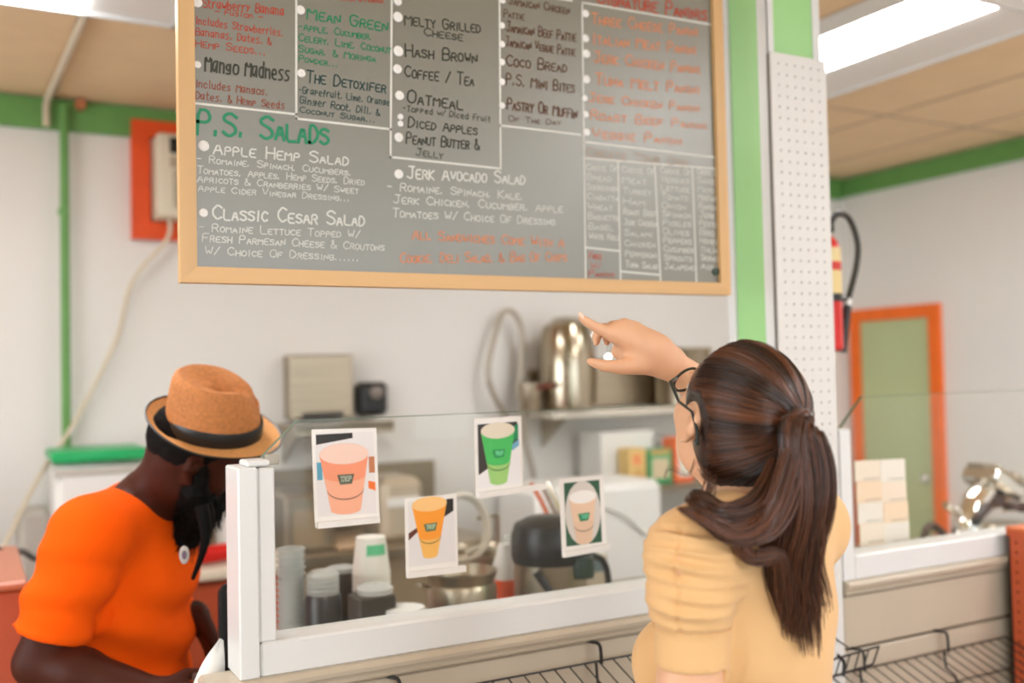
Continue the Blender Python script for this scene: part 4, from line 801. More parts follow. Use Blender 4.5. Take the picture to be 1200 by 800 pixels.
# ------------------------------------------------------------------ drink signs on the glass
YS = 1.744
m_print = {}
def ink(rgb, r=.45):
    k = 'print_%d_%d_%d' % rgb; return mat(k, rgb, r)
def sign(label, tl, tr, bl, kind, ledge):
    a, b_, c_ = at(*tl, YS), at(*tr, YS), at(*bl, YS); ex = b_-a; ey = c_-a; W_, H_ = np.linalg.norm(ex), np.linalg.norm(ey)
    t = thing('drink_sign', label, 'sign', a+ey, 'drink photo signs on the glass')
    def pt(x, y, k=0): return a+ex*x+ey*y+np.array([0, -.0004*k-(.010*max(0, y-.935)**2*60 if kind == 'pink' else 0), 0])
    def layer(pts, rgb, k, name='print'):
        MB().plate([pt(x, y, k) for x, y in pts], (0, .0003, 0)).build(name, ink(rgb), t)
    n = 8; v = []; 
    for i in range(n+1): v += [pt(0, i/n, 0), pt(1, i/n, 0), pt(1, i/n, 0)+[0, .001, 0], pt(0, i/n, 0)+[0, .001, 0]]
    fc = []
    for i in range(n):
        for k in range(4): fc.append((4*i+k, 4*i+(k+1) % 4, 4*i+4+(k+1) % 4, 4*i+4+k))
    MB().add(v, fc+[(0, 1, 2, 3), (4*n, 4*n+1, 4*n+2, 4*n+3)]).build('sheet', m_paper, t)
    el = lambda cx, cy, rx, ry, a0=0, a1=2*math.pi, n=22: [(cx+rx*math.cos(a0+(a1-a0)*k/n), cy+ry*math.sin(a0+(a1-a0)*k/n)) for k in range(n+(0 if a1-a0 > 6.2 else 1))]
    def cup(x0, x1, y0, y1, bw, body, liquid, foam, badge, deep=.5):
        cx = (x0+x1)/2; rim = (x1-x0)/2; w = bw/2; ry = .035*(x1-x0)/.6*1.3
        layer([(x0, y0)]+[(x1, y0), (cx+w, y1)]+el(cx, y1, w, ry*.8, 0, math.pi, 10)[1:-1]+[(cx-w, y1)], body, 2)
        h = y0+(y1-y0)*deep; q = rim+(w-rim)*deep; layer([(x0+.01, y0+.01), (x1-.01, y0+.01), (cx+q, h)]+el(cx, h, q, ry, 0, math.pi, 10)[1:-1]+[(cx-q, h)], liquid, 3)
        layer(el(cx, y0, rim, ry*1.9), foam, 4)
        s = 1-(.62*(1-w/rim)); ym = y0+(y1-y0)*.62; rr_ = rim*s
        arc = el(cx, ym-.01, rr_, ry*2.0, .15, math.pi-.15, 14); layer(arc+[(x, y+.012) for x, y in arc[::-1]], tuple(int(z*.62) for z in body), 5)
        bx, by = cx+.01, y0+(y1-y0)*.45; layer([(bx-.13, by-.045), (bx+.13, by-.05), (bx+.09, by+.05), (bx-.09, by+.055)], badge, 6)
        mb = MB(); letter(mb, 'TROP', (bx-.085, -(by+.025)), (bx+.085, -(by+.02)), .05, .014, lambda x, z: pt(x, -z, 7.5), False, .2); mb.build('badge_lettering', ink(tuple(min(255, z+90) for z in badge)), t)
    if kind == 'pink':
        layer([(.05, .04), (.95, .04), (.95, .93), (.05, .93)], (228, 224, 224), 1, 'photo'); layer([(.06, .055), (.62, .045), (.62, .10), (.06, .16)], (38, 34, 30), 1.5); layer([(.06, .34), (.14, .34), (.14, .52), (.06, .52)], (88, 160, 186), 1.5)
        layer([(.84, .55), (.95, .57), (.95, .66), (.84, .63)], (240, 120, 50), 1.5); layer([(.86, .30), (.95, .30), (.95, .47), (.86, .47)], (190, 120, 80), 1.5); cup(.10, .86, .26, .84, .46, (244, 176, 144), (242, 152, 116), (240, 206, 190), (88, 96, 76), .4)
    if kind == 'orange':
        layer([(.06, .05), (.95, .05), (.95, .88), (.06, .88)], (226, 224, 224), 1, 'photo'); layer([(.80, .06), (.93, .06), (.93, .22), (.74, .29)], (34, 34, 34), 1.5); layer([(.06, .45), (.24, .38), (.24, .44), (.06, .54)], (96, 46, 34), 1.5)
        cup(.13, .80, .10, .76, .28, (246, 190, 100), (248, 158, 50), (246, 198, 130), (96, 116, 84), .62)
    if kind == 'green':
        layer([(.06, .06), (.94, .06), (.94, .88), (.06, .88)], (232, 232, 234), 1, 'photo'); layer([(.06, .08), (.9, .07), (.92, .34), (.6, .52), (.06, .72)], (56, 52, 50), 1.5); layer([(.78, .14), (.92, .10), (.92, .28), (.78, .34)], (20, 140, 90), 1.8)
        layer([(.78, .36), (.93, .30), (.93, .38), (.78, .44)], (110, 170, 200), 1.8); cup(.12, .84, .17, .82, .36, (156, 206, 120), (70, 190, 96), (224, 216, 196), (36, 150, 84), .6)
    if kind == 'cream':
        layer([(.10, .06), (.90, .06), (.90, .88), (.10, .88)], (36, 84, 56), 1, 'photo'); layer([(x, y) for x, y in el(.5, .47, .40, .42)], (214, 208, 200), 1.5); cup(.20, .80, .26, .84, .34, (228, 196, 166), (232, 200, 170), (240, 238, 234), (30, 130, 84), .5)
    l0, l1 = at(*ledge[0], YS), at(*ledge[1], YS); hh = .010
    MB().plate([l0+[0, -.010, hh], l1+[0, -.010, hh], l1+[0, -.010, -.001], l0+[0, -.010, -.001]], (0, .011, 0)).build('holder_lip', m_whitep, t)
sign('photo sign of a pink smoothie on the glass, largest of the four', (365, 503), (441, 501), (369, 618), 'pink', ((371, 618), (443, 611)))
sign('photo sign of an orange drink on the glass, hanging lowest left', (474, 584), (535, 578), (476, 676), 'orange', ((476, 676), (544, 668)))
sign('photo sign of a green drink on the glass under the pointing hand', (556, 490), (611, 487), (558, 583), 'green', ((558, 583), (637, 572)))
sign('photo sign of a pale creamy drink on the glass beside the woman', (655, 561), (707, 556), (659, 652), 'cream', ((659, 652), (713, 642)))

# printed sheets standing behind the right pane
t = thing('menu_sheets', 'pale orange printed card sheets behind the right glass pane', 'printed sheets', at(1035, 660, 1.80))
a = at(1002, 540, 1.80); ex = at(1060, 537, 1.83)-a; ey = at(1006, 665, 1.80)-a
for i in range(2):
    for j in range(5):
        x0, x1 = ((0, .485) if i == 0 else (.49, 1.0)); y0, y1 = j*.2+.002+(.02 if i else 0)*(j > 0), j*.2+.198+(.02 if i else 0)*(j < 4)
        o = a+ex*x0+ey*y0; w_ = ex*(x1-x0); h_ = ey*(y1-y0); off = np.array([0, -.0012*((i+j) % 2), 0]); sw = np.array([.003, 0, 0])*j
        cd_ = MB().plate([o+off+sw, o+w_+off+sw, o+w_+h_+off+sw, o+h_+off+sw], (0, .003, 0)).build('card', mat('card_%d' % ((i*2+j) % 3), [(238, 222, 204), (240, 214, 186), (236, 228, 218)][(i*2+j) % 3], .6), t)
        MB().plate([o+w_*.3+h_*.86+off+sw-[0, .0004, 0], o+w_*.95+h_*.86+off+sw-[0, .0004, 0], o+w_*.95+h_*.9+off+sw-[0, .0004, 0], o+w_*.3+h_*.9+off+sw-[0, .0004, 0]], (0, .0003, 0)).build('printed_line', ink((150, 138, 124)), t)

# ------------------------------------------------------------------ things on the work counter
ZW = .916
def lathe_at(u, Y, prof, m, name, root, n=28, z0=ZW, sm=True):
    p = at(u, 600, Y); return MB().lathe((p[0], Y, z0), prof, n).build(name, m, root, sm)
def base_at(u, Y): p = at(u, 600, Y); return (p[0], Y, ZW)
# tower of clear portion cups
t = thing('clear_cup_stack', 'tall tower of nested clear plastic cups beside the left post', 'cups', base_at(340, 2.2))
for k in range(20):
    z = ZW+.012+k*.0138; lathe_at(340, 2.2, [(.0225, z-ZW), (.0285, z-ZW+.030), (.032, z-ZW+.0305), (.032, z-ZW+.0335), (.0272, z-ZW+.033), (.021, z-ZW+.002)], m_clear, 'cup', t, 24)
# black dispenser with a clear domed lid stack
t = thing('lid_dispenser', 'black cup holder with clear lids next to the cup tower', 'cup holder', base_at(377, 2.15)); lathe_at(377, 2.15, [(.036, 0), (.040, .02), (.040, .20), (.036, .21)], m_black, 'holder', t)
for k in range(5): lathe_at(377, 2.15, [(.030, .205+k*.010), (.036, .208+k*.010), (.036, .212+k*.010), (.026, .220+k*.010)], m_clear, 'lid', t)
t = thing('dark_cup_stack', 'dark brown tumbler holder between the lid holder and the paper cups', 'cup holder', base_at(399, 2.3)); lathe_at(399, 2.3, [(.030, 0), (.034, .22), (.036, .22), (.034, .225)], mat('dark_brown_plastic', (48, 34, 26), .35), 'holder', t); lathe_at(399, 2.3, [(.030, .218), (.037, .226), (.037, .232), (.03, .235)], m_clear, 'rim', t)
# paper cups, upside down, in a black box
t = thing('paper_cup_stack', 'upside-down stack of white paper cups with green print', 'cups', base_at(434, 2.25))
m_pc = mat('paper_cup', (232, 228, 218), .6)
for k in range(7): lathe_at(434, 2.25, [(.046, .150+k*.012), (.044, .156+k*.012), (.0345, .235+k*.012), (.032, .236+k*.012), (.001, .233+k*.012)], m_pc, 'cup', t)
p = at(434, 600, 2.25)
v = []; 
for (r_, z_) in ((.0402, .255), (.0372, .292)):
    for k in range(9): q = -2.2+k*.16; v.append((p[0]+r_*math.cos(q), 2.25+r_*math.sin(q)*1.0, ZW+z_))
MB().add(v, [(k, k+1, 10+k, 9+k) for k in range(8)]).build('green_print', mat('cup_green', (92, 196, 140), .5), t)
t = thing('black_holder', 'black box holding the paper cups on the work counter', 'holder', base_at(434, 2.1))
pb = at(436, 600, 2.16); MB().box((pb[0]-.052, 2.11, ZW), (pb[0]+.036, 2.19, ZW+.195), .004).build('box', m_dark, t); MB().lathe((pb[0], 2.15, ZW+.196), [(.04, 0), (.042, .012), (.03, .02)], 20).build('crumpled_lid', m_clear, t, True)
t = thing('lid_tub', 'round white tub with teal label on the dark tray', 'tub', at(471, 690, 2.12)); pt_ = at(471, 600, 2.12)
MB().lathe((pt_[0], 2.12, 1.032), [(.040, 0), (.046, .006), (.046, .036), (.048, .037), (.048, .046), (.03, .05)], 30).build('tub', m_whitep, t, True)
MB().lathe((pt_[0], 2.12, 1.042), [(.0466, 0), (.0466, .02)], 30, None, False).build('label', mat('teal_label', (160, 212, 196), .5), t, True)
t = thing('dark_tray', 'dark grey rectangular bin in front of the pots', 'bin', at(475, 720, 2.12)); pa, pb = at(461, 700, 2.06), at(508, 700, 2.06)
MB().box((pa[0], 2.06, ZW), (pb[0], 2.18, 1.028), .004).build('bin', m_dark, t); MB().box((pa[0]-.003, 2.057, 1.02), (pb[0]+.003, 2.183, 1.031), .002).build('bin_rim', m_black, t)
# pots
def pot(label, u, v_top, Y, R_, zb, handle=True):
    q = at(u, v_top, Y); z1 = q[2]; H_ = z1-zb; t = thing('steel_pot', label, 'pot', (q[0], Y, z1-H_))
    MB().lathe((q[0], Y, z1-H_), [(R_*.92, 0), (R_, .01), (R_, H_*.8), (R_*.93, H_*.86), (R_*1.04, H_), (R_*1.0, H_), (R_*.9, H_*.86), (R_*.96, H_*.8), (R_*.96, .012), (.001, .01)], 36).build('pot_body', m_steel, t, True)
    if handle: MB().tube([(q[0]-R_*1.0, Y, z1-.03), (q[0]-R_-.03, Y-.01, z1-.022), (q[0]-R_-.035, Y-.0, z1-.02), (q[0]-R_, Y+.03, z1-.03)], .004, 8).build('handle', m_steel, t, True)
    return q
pot('squat stainless pot with flared rim behind the rail', 541, 668, 2.25, .086, ZW)
st = thing('equipment_box', 'low steel box under the back pot on the work counter', 'box', (at(568, 690, 2.55)[0], 2.55, ZW)); q = at(572, 690, 2.5); MB().box((q[0]-.10, 2.525, ZW), (q[0]+.10, 2.70, 1.0), .006).build('casing', m_steel, st)
pot('taller stainless pot standing behind the squat pot', 562, 640, 2.61, .082, 1.002)
t = thing('squeeze_bottle', 'white bottle with orange band beside the airpot', 'bottle', base_at(590, 2.35)); lathe_at(590, 2.35, [(.034, 0), (.036, .01), (.036, .17), (.02, .21), (.016, .235), (.001, .236)], m_whitep, 'bottle', t); lathe_at(590, 2.35, [(.0364, .095), (.0364, .145)], mat('orange_label', (255, 96, 34), .4), 'band', t)
t = thing('clear_jug', 'clear plastic jug left of the airpot', 'jug', base_at(612, 2.62)); lathe_at(612, 2.62, [(.05, 0), (.055, .01), (.06, .20), (.058, .20), (.052, .012), (.001, .01)], m_clear, 'jug', t)
# airpot
q = at(643, 605, 2.2); zt = q[2]; t = thing('airpot', 'black lidded stainless steel airpot with curved black handle', 'airpot', (q[0], 2.2, ZW)); c0 = (q[0], 2.2, ZW); h = zt-ZW
MB().lathe(c0, [(.088, 0), (.092, .01), (.092, h-.113), (.088, h-.11)], 40).build('steel_body', m_steel, t, True)
MB().lathe(c0, [(.094, h-.112), (.098, h-.10), (.098, h-.045), (.088, h-.015), (.055, h), (.001, h+.003)], 40).build('lid', m_black, t, True)
MB().lathe(c0, [(.094, 0), (.096, .012), (.094, .02)], 40).build('foot_ring', m_black, t, True)
MB().tube(spline([(q[0]+.088, 2.17, zt-.10), (q[0]+.135, 2.16, zt-.12), (q[0]+.15, 2.16, zt-.18), (q[0]+.128, 2.16, zt-.235)], 6), .009, 8).build('handle', m_black, t, True)
MB().tube(spline([(q[0]-.082, 2.13, zt-.12), (q[0]-.04, 2.10, zt-.19), (q[0]-.005, 2.095, zt-.235)], 6), .010, 8).build('strap', m_black, t, True)
MB().lathe((q[0]+.045, 2.12, zt-.115), [(.03, -.03), (.033, 0), (.03, .02)], 20).build('spout', mat('dark_green', (20, 52, 40), .4), t, True)
t = tag(MB().tube([at(638, 566, 2.45), at(655, 600, 2.42), at(668, 640, 2.39), at(680, 690, 2.36), [at(690, 720, 2.34)[0], 2.34, ZW+.012]], [.016, .015, .013, .012, .012], 12).build('steel_scoop', m_chrome, None, True), 'shiny steel scoop handle leaning behind the airpot', 'scoop')
t = tag(MB().tube([at(622, 566, 2.48), at(634, 586, 2.46), at(643, 606, 2.44), at(655, 640, 2.42), [at(668, 720, 2.41)[0], 2.41, ZW+.008]], [.007, .007, .006, .006, .006], 10).build('orange_spatula', mat('spatula_orange', (216, 104, 46), .4), None, True), 'orange handled spatula beside the steel scoop', 'spatula')
# clear tubing coil
cq = at(541, 618, 2.43); pts = [(cq[0]+.083*math.cos(a_), 2.43+.01*math.sin(2*a_)+k*.0, cq[2]+.088*math.sin(a_)) for k, a_ in enumerate(np.linspace(0, 2*math.pi, 33)[:-1])]
tb = thing('tubing_coil', 'coil of pale plastic tubing behind the orange drink sign', 'tubing', cq-[0, 0, .09]); m_tube = mat('pale_tubing', (216, 208, 192), .25)
MB().tube(pts, .008, 8, True).build('coil', m_tube, tb, True); MB().tube([(x*1, y+.02, z-.006) for x, y, z in pts], .008, 8, True).build('coil', m_tube, tb, True); MB().tube(spline([at(545, 648, 2.43), at(570, 640, 2.43), at(592, 655, 2.42), at(608, 675, 2.42)], 6), .008, 8).build('tube_end', m_tube, tb, True)
MB().tube([at(560, 607, 2.5), at(583, 604, 2.5), at(584, 640, 2.5), at(584, 690, 2.5)], .006, 8).build('wire_stand', m_steel, tb, True)

# ------------------------------------------------------------------ juicer on the right
t = thing('citrus_juicer', 'polished chrome citrus juicer with slanted arm beside the right wall', 'juicer', (3.2, 2.3, ZW))
YJ = 2.3; J = lambda u, v, dy=0: at(u, v, YJ+dy)
MB().tube([J(1135, 660)*[1, 1, 0]+[0, 0, .93], J(1133, 640), J(1134, 612), J(1142, 588), J(1156, 570)], [.05, .052, .05, .045, .04], 16).build('column', m_chrome, t, True)
hd = J(1164, 566); ax_ = [unit(J(1178, 575)-J(1150, 557)), np.array([0, 1., 0])]; ax_ = np.array([ax_[0], ax_[1], np.cross(ax_[0], ax_[1])])
MB().obox(hd, ax_, (.092, .07, .030), .014).build('head', m_chrome, t, True); MB().obox(hd+ax_[2]*.034, ax_, (.086, .062, .008), .006).build('head_plate', m_steel, t, True)
MB().tube([J(1108, 591), J(1116, 597), J(1128, 603)], [.014, .014, .009], 12).build('lever', m_chrome, t, True)
MB().ell(J(1162, 586), (.045, .05, .028)).build('black_cone', m_black, t, True); MB().tube([J(1160, 592, -.06), J(1148, 604, -.06), J(1142, 614, -.05)], .016, 10).build('rubber_hose', m_black, t, True)
bq = J(1180, 640, .05); MB().lathe((bq[0], YJ+.05, ZW), [(.15, 0), (.15, bq[2]-ZW-.02), (.13, bq[2]-ZW+.05), (.09, bq[2]-ZW+.085), (.001, bq[2]-ZW+.09)], 36).build('bowl_body', m_steel, t, True)
MB().obox(J(1192, 567, .08), ax_, (.10, .06, .012), .005).build('top_tray', m_steel, t, True); MB().tube([J(1180, 545+5, .06), J(1180, 580, .06), J(1178, 600, .06)], .008, 8).build('rod', m_chrome, t, True)
MB().ell(J(1184, 593, -.04), (.03, .03, .016)).build('black_knob', m_black, t, True); MB().ell(J(1197, 594, -.04), (.026, .03, .018)).build('black_knob', m_black, t, True); MB().ell(J(1190, 579, -.04), (.024, .03, .010)).build('black_knob', m_black, t, True)
MB().tube(spline([J(1122, 632, -.1), J(1124, 623, -.1), J(1142, 624, -.1), J(1150, 634, -.1)], 5), .006, 8).build('drip_loop', m_chrome, t, True)
t = thing('power_hose', 'dark looped hose end rising beside the juicer', 'hose', (2.9, 2.4, ZW)); MB().tube(spline([at(1084, 660, 2.4), at(1083, 630, 2.4), at(1090, 616, 2.4), at(1102, 622, 2.4), at(1113, 638, 2.4), at(1118, 655, 2.4)], 6), .014, 10).build('hose', mat('dark_hose', (74, 62, 46), .5), t, True)

# ------------------------------------------------------------------ back wall equipment
def wbox(name, part, label, cat, u0, v0, u1, v1, Y0, dep, m, bev=.006, zb=None):
    a_, b_ = at(u0, v0, Y0), at(u1, v1, Y0); b_[2] = zb or b_[2]; t = thing(name, label, cat, ((a_[0]+b_[0])/2, Y0+dep/2, b_[2])); MB().box((a_[0], Y0, b_[2]), (b_[0], Y0+dep, a_[2]), bev).build(part, m, t); return t, a_, b_
t, a_, b_ = wbox('towel_dispenser', 'casing', 'brushed steel paper towel dispenser on the back wall', 'dispenser', 340, 416, 415, 489, 4.38, .118, m_steel)
MB().box((a_[0]+.05, 4.375, b_[2]+.0), (b_[0]-.05, 4.382, b_[2]+.03), .002).build('slot', m_dark, t)
t, a_, b_ = wbox('soap_dispenser', 'casing', 'black soap dispenser right of the steel towel dispenser', 'dispenser', 422, 448, 456, 486, 4.40, .098, m_black, .02)
MB().ell(((a_[0]+b_[0])/2+.01, 4.398, (a_[2]+b_[2])/2+.03), (.035, .01, .03)).build('window', mat('grey_window', (130, 120, 112), .2), t, True)
# stainless shelf below the dispensers
t = thing('wall_shelf', 'short steel wall shelf under the dispensers', 'shelf', at(410, 495, 4.3)); a_, b_ = at(345, 488, 4.15), at(462, 500, 4.15)
MB().box((a_[0], 4.15, b_[2]), (b_[0], 4.495, b_[2]+.02), .003).build('board', m_steel, t); MB().box((a_[0], 4.15, b_[2]-.02), (b_[0], 4.16, b_[2]+.03), .002).build('lip', m_steel, t)
for x in (a_[0]+.04, b_[0]-.06): MB().plate([(x, 4.495, b_[2]), (x, 4.2, b_[2]), (x, 4.495, b_[2]-.16)], (.012, 0, 0)).build('bracket', m_steel, t)
# shelf with splashback behind the pointing hand
t = thing('splashback_shelf', 'long steel wall shelf with splashback behind the pointing hand', 'shelf', (3.1, 4.35, 1.38))
MB().box((2.52, 4.46, 1.42), (3.75, 4.495, 1.62), .003).build('splashback', m_steel, t); MB().box((2.50, 4.2, 1.375), (3.75, 4.49, 1.41), .004).build('board', mat('shelf_white', (216, 208, 194), .35), t)
for x in (2.6, 3.6): MB().plate([(x, 4.495, 1.375), (x, 4.25, 1.375), (x, 4.495, 1.22)], (.014, 0, 0)).build('bracket', m_steel, t)
q = at(664, 402, 4.29); t = thing('chrome_kettle', 'round polished chrome vessel on the wall shelf behind the hand', 'kettle', (q[0], 4.29, 1.411)); zz = q[2]-1.411
MB().lathe((q[0], 4.29, 1.411), [(.11, 0), (.14, .02), (.148, zz*.5), (.145, zz*.95), (.12, zz*1.25), (.06, zz*1.38), (.001, zz*1.4)], 40).build('vessel', mat('kettle_metal', (176, 164, 144), .16, 1), t, True); MB().tube(spline([(q[0]+.14, 4.3, q[2]+.02), (q[0]+.24, 4.28, q[2]+.06), (q[0]+.26, 4.28, q[2]-.06), (q[0]+.15, 4.3, q[2]-.10)], 6), .014, 8).build('handle', m_chrome, t, True)
q2 = at(616, 425, 4.33); t = thing('copper_pan', 'dim steel pan with reddish handle left of the chrome vessel', 'pan', (q2[0], 4.34, 1.411)); MB().lathe((q2[0], 4.29, 1.411), [(.05, 0), (.055, .01), (.06, .14), (.056, .14), (.05, .012), (.001, .01)], 30).build('pan_body', m_steel, t, True); MB().tube([(q2[0], 4.235, 1.53), (q2[0]+.05, 4.15, 1.54)], .012, 8).build('handle', mat('dull_red', (120, 60, 44), .5), t, True)
q3 = at(800, 408, 4.29); t = thing('stock_pot', 'brushed steel stock pot on the shelf near the glasses', 'pot', (q3[0], 4.29, 1.411)); MB().lathe((q3[0], 4.29, 1.411), [(.14, 0), (.15, .01), (.15, q3[2]-1.43), (.156, q3[2]-1.42), (.156, q3[2]-1.411), (.001, q3[2]-1.405)], 36).build('pot_body', m_steel, t, True)
t = thing('spray_hose', 'flexible steel spray hose arching over the back wall', 'hose', at(595, 480, 4.4)); hz = lambda *L: spline([at(u, v, 4.40) for u, v in L], 6)
m_hose = mat('hose_grey', (176, 166, 150), .35, .6)
MB().tube(hz((607, 470), (612, 400), (605, 370), (590, 366), (578, 400), (572, 440), (585, 475), (604, 500)), .014, 10).build('hose', m_hose, t, True); MB().tube([at(614, 400, 4.42), at(611, 470, 4.42), at(616, 520, 4.42), at(626, 560, 4.42)], .017, 10).build('riser', m_hose, t, True)
# shelf with groceries and the white bin beneath
t = thing('grocery_shelf', 'dark steel shelf carrying tea boxes at the back', 'shelf', (2.95, 4.25, 1.0)); MB().box((2.35, 3.98, 1.005), (3.9, 4.48, 1.03), .004).build('board', mat('dull_steel', (150, 138, 118), .4, .8), t)
for x in (2.42, 3.8): MB().tube([(x, 4.44, 0), (x, 4.44, 1.0)], .018, 8).build('leg', m_steel, t, True); MB().tube([(x, 4.03, 0), (x, 4.03, 1.0)], .018, 8).build('leg', m_steel, t, True)
def gbox(name, label, u0, v0, u1, m, art, Y=4.08, dep=.10, top=None):
    a_, b_ = at(u0, v0, Y), at(u1, v0, Y); t = thing(name, label, 'box', ((a_[0]+b_[0])/2, Y+dep/2, 1.031)); MB().box((a_[0], Y, 1.031), (b_[0], Y+dep, a_[2]), .003).build('carton', m, t)
    w_ = b_[0]-a_[0]; h_ = a_[2]-1.031
    for (x0, y0, x1, y1, rgb) in art: MB().box((a_[0]+w_*x0, Y-.0012, 1.031+h_*y0), (a_[0]+w_*x1, Y+.001, 1.031+h_*y1)).build('print', ink(rgb), t)
gbox('white_carton', 'large plain white carton behind the tea boxes', 704, 507, 766, m_whitep, [], 4.2, .2)
gbox('tea_box', 'yellow tea box standing on the back shelf', 737, 526, 757, mat('yellow_card', (232, 196, 122), .6), [(.2, .55, .7, .85, (240, 150, 90)), (.25, .15, .8, .45, (216, 170, 96))])
gbox('tea_box', 'green tea box standing on the back shelf', 760, 527, 787, mat('green_card', (46, 160, 96), .5), [(.14, .16, .86, .74, (214, 196, 160)), (.1, .86, .9, .97, (226, 170, 96))])
gbox('tea_box', 'orange bordered white box right of the green tea box', 790, 513, 812, mat('orange_card', (250, 110, 40), .5), [(.18, .12, .86, .80, (228, 222, 208))])
t = thing('wide_white_lid', 'pale tub lids lying on the shelf behind the green tea box', 'lids', at(775, 520, 4.3))
q = at(783, 512, 4.36); MB().lathe((q[0], 4.36, 1.031), [(.10, 0), (.11, .03), (.11, q[2]-1.05), (.08, q[2]-1.031)], 30).build('tub', m_whitep, t, True)
a_, b_ = at(630, 574, 3.55), at(778, 574, 3.55); t = thing('ice_bin', 'big white rounded plastic bin under the grocery shelf', 'bin', ((a_[0]+b_[0])/2, 3.7, 0)); zt = a_[2]
MB().box((a_[0], 3.55, .02), (b_[0], 3.92, zt), .03).build('bin_body', m_whitep, t, True)
MB().tube(spline([(a_[0]+.02, 3.548, zt-.08), (a_[0]+.25, 3.545, zt-.08), (a_[0]+.42, 3.545, zt-.14), (b_[0]-.12, 3.545, zt-.22), (b_[0]-.01, 3.55, zt-.22)], 8), .006, 8).build('moulded_line', mat('bin_line_grey', (208, 206, 200), .5), t, True)  # moulded line, slightly greyer than the bin body
t = thing('blue_label_box', 'small cream box with slate blue label right of the airpot', 'box', at(700, 700, 2.5)); a_, b_ = at(688, 660, 2.6), at(712, 660, 2.6); MB().box((a_[0], 2.6, ZW), (b_[0], 2.68, a_[2]+.02), .003).build('carton', m_cream, t); MB().box((a_[0]+.01, 2.598, a_[2]-.03), (b_[0]-.01, 2.601, a_[2]+.01)).build('label', ink((98, 116, 124)), t)
# steel cabinet run seen through the glass
t = thing('back_counter', 'steel back counter with sink along the back wall', 'counter', (1.9, 4.15, 0)); MB().box((1.13, 3.85, .86), (1.98, 4.49, .90), .004).build('worktop', m_steel, t); MB().box((1.15, 3.9, .08), (1.96, 4.47, .86), .004).build('cabinet', mat('warm_steel', (170, 150, 122), .4, .5), t); MB().box((1.13, 4.465, .90), (1.98, 4.497, 1.19), .002).build('splashback', mat('dull_steel', (150, 138, 118), .4, .8), t)
for x in (1.42, 1.70): MB().box((x-.003, 3.892, .1), (x+.003, 3.901, .85)).build('door_gap', m_dark, t)
t, a_, b_ = wbox('steel_oven', 'casing', 'stainless steel countertop appliance behind the pink drink sign', 'appliance', 334, 582, 395, 700, 3.95, .35, m_steel, .01, .901)
MB().box((a_[0]+.03, 3.945, a_[2]-.2), (b_[0]-.05, 3.952, a_[2]-.06)).build('window', mat('warm_steel', (170, 150, 122), .4, .5), t)
t, a_, b_ = wbox('blender_base', 'casing', 'pale worn metal appliance behind the orange drink sign', 'appliance', 448, 562, 500, 700, 3.95, .30, mat('pale_metal', (206, 192, 170), .4, .5), .03, .901)
MB().box((a_[0]+.02, 3.944, a_[2]-.12), (b_[0]-.02, 3.952, a_[2]-.08), .003).build('panel', m_whitep, t)
t, a_, b_ = wbox('cream_tray', 'tray', 'beige bread bin behind the paper cups', 'bin', 396, 640, 445, 700, 3.9, .3, mat('beige_plastic', (190, 160, 128), .5), .02, .901)

# ------------------------------------------------------------------ left side of the kitchen
q = at(92, 540, 4.0); t = thing('waste_bin', 'tall white bin with green lid behind the man', 'bin', (q[0], 4.12, 0)); x0 = at(60, 540, 3.95)[0]; x1 = x0+.34; zt = at(60, 545, 3.95)[2]
MB().box((x0+.01, 3.96, .01), (x1-.01, 4.30, zt-.002), .03).build('bin_body', m_whitep, t, True); MB().box((x0, 3.945, zt), (x1, 4.315, zt+.045), .012).build('lid', mat('green_lid', (22, 168, 96), .35), t, True)
MB().box((x0+.012, 3.955, zt-.045), (x1-.012, 3.962, zt-.02), .002).build('rim_band', mat('bin_grey', (190, 184, 174), .4), t)
t = thing('bin_shadow_box', 'grey box in place of the white bin shadow on the cream wall', 'bin', (-.02, 4.2, 0)); a_ = at(22, 560, 4.2); b_ = at(58, 560, 4.2); MB().box((a_[0], 4.2, .01), (b_[0], 4.45, 1.12), .02).build('bin_body', mat('bin_grey', (190, 184, 174), .4), t, True)  # grey box stands in for the shadow beside the white bin
t = thing('low_cabinet', 'red-brown laminate cabinet at the far left edge', 'cabinet', (-.35, 2.95, 0)); b_ = at(28, 690, 2.75); 
MB().box((-1.1, 2.75, .06), (b_[0], 3.35, b_[2]), .008).build('body', m_brown, t); MB().box((-1.1, 2.74, b_[2]), (b_[0]+.008, 3.36, b_[2]+.022), .006).build('top', mat('brown_top', (190, 112, 78), .35), t); MB().box((-1.1, 2.78, .0), (b_[0]-.02, 3.3, .06)).build('plinth', m_dark, t)
tag(MB().tube(spline([at(-12, 640, 3.3), at(8, 648, 3.32), at(26, 646, 3.45), at(44, 655, 3.6), at(70, 650, 3.7)], 8), .010, 8).build('black_cable', m_black, None, True), 'black cable lying over the red-brown cabinet at far left', 'cable')
t = thing('side_counter', 'white topped counter with red-brown cabinet doors behind the man', 'counter', (.75, 4.1, 0))
MB().box((.60, 3.80, .86), (1.10, 4.49, .90), .006).build('worktop', mat('cream_worktop', (232, 220, 200), .35), t); MB().box((.62, 3.84, .06), (1.09, 4.47, .86), .003).build('carcass', m_brown, t)
for k in range(2): d_ = MB().box((.63+k*.23, 3.822, .10), (.85+k*.23, 3.84, .84), .004).build('cabinet_door', mat('brown_door', (186, 84, 52), .4), t)
t = thing('red_roll', 'red roll case lying on the side counter', 'case', at(245, 660, 3.95)); q = at(268, 648, 3.9); MB().tube([(q[0]-.22, 3.9, .935), (q[0], 3.9, .945)], .034, 14).build('roll', m_red, t, True); MB().tube([(q[0]+.001, 3.9, .944), (q[0]+.03, 3.9, .95)], .02, 10).build('end_cap', m_black, t, True)
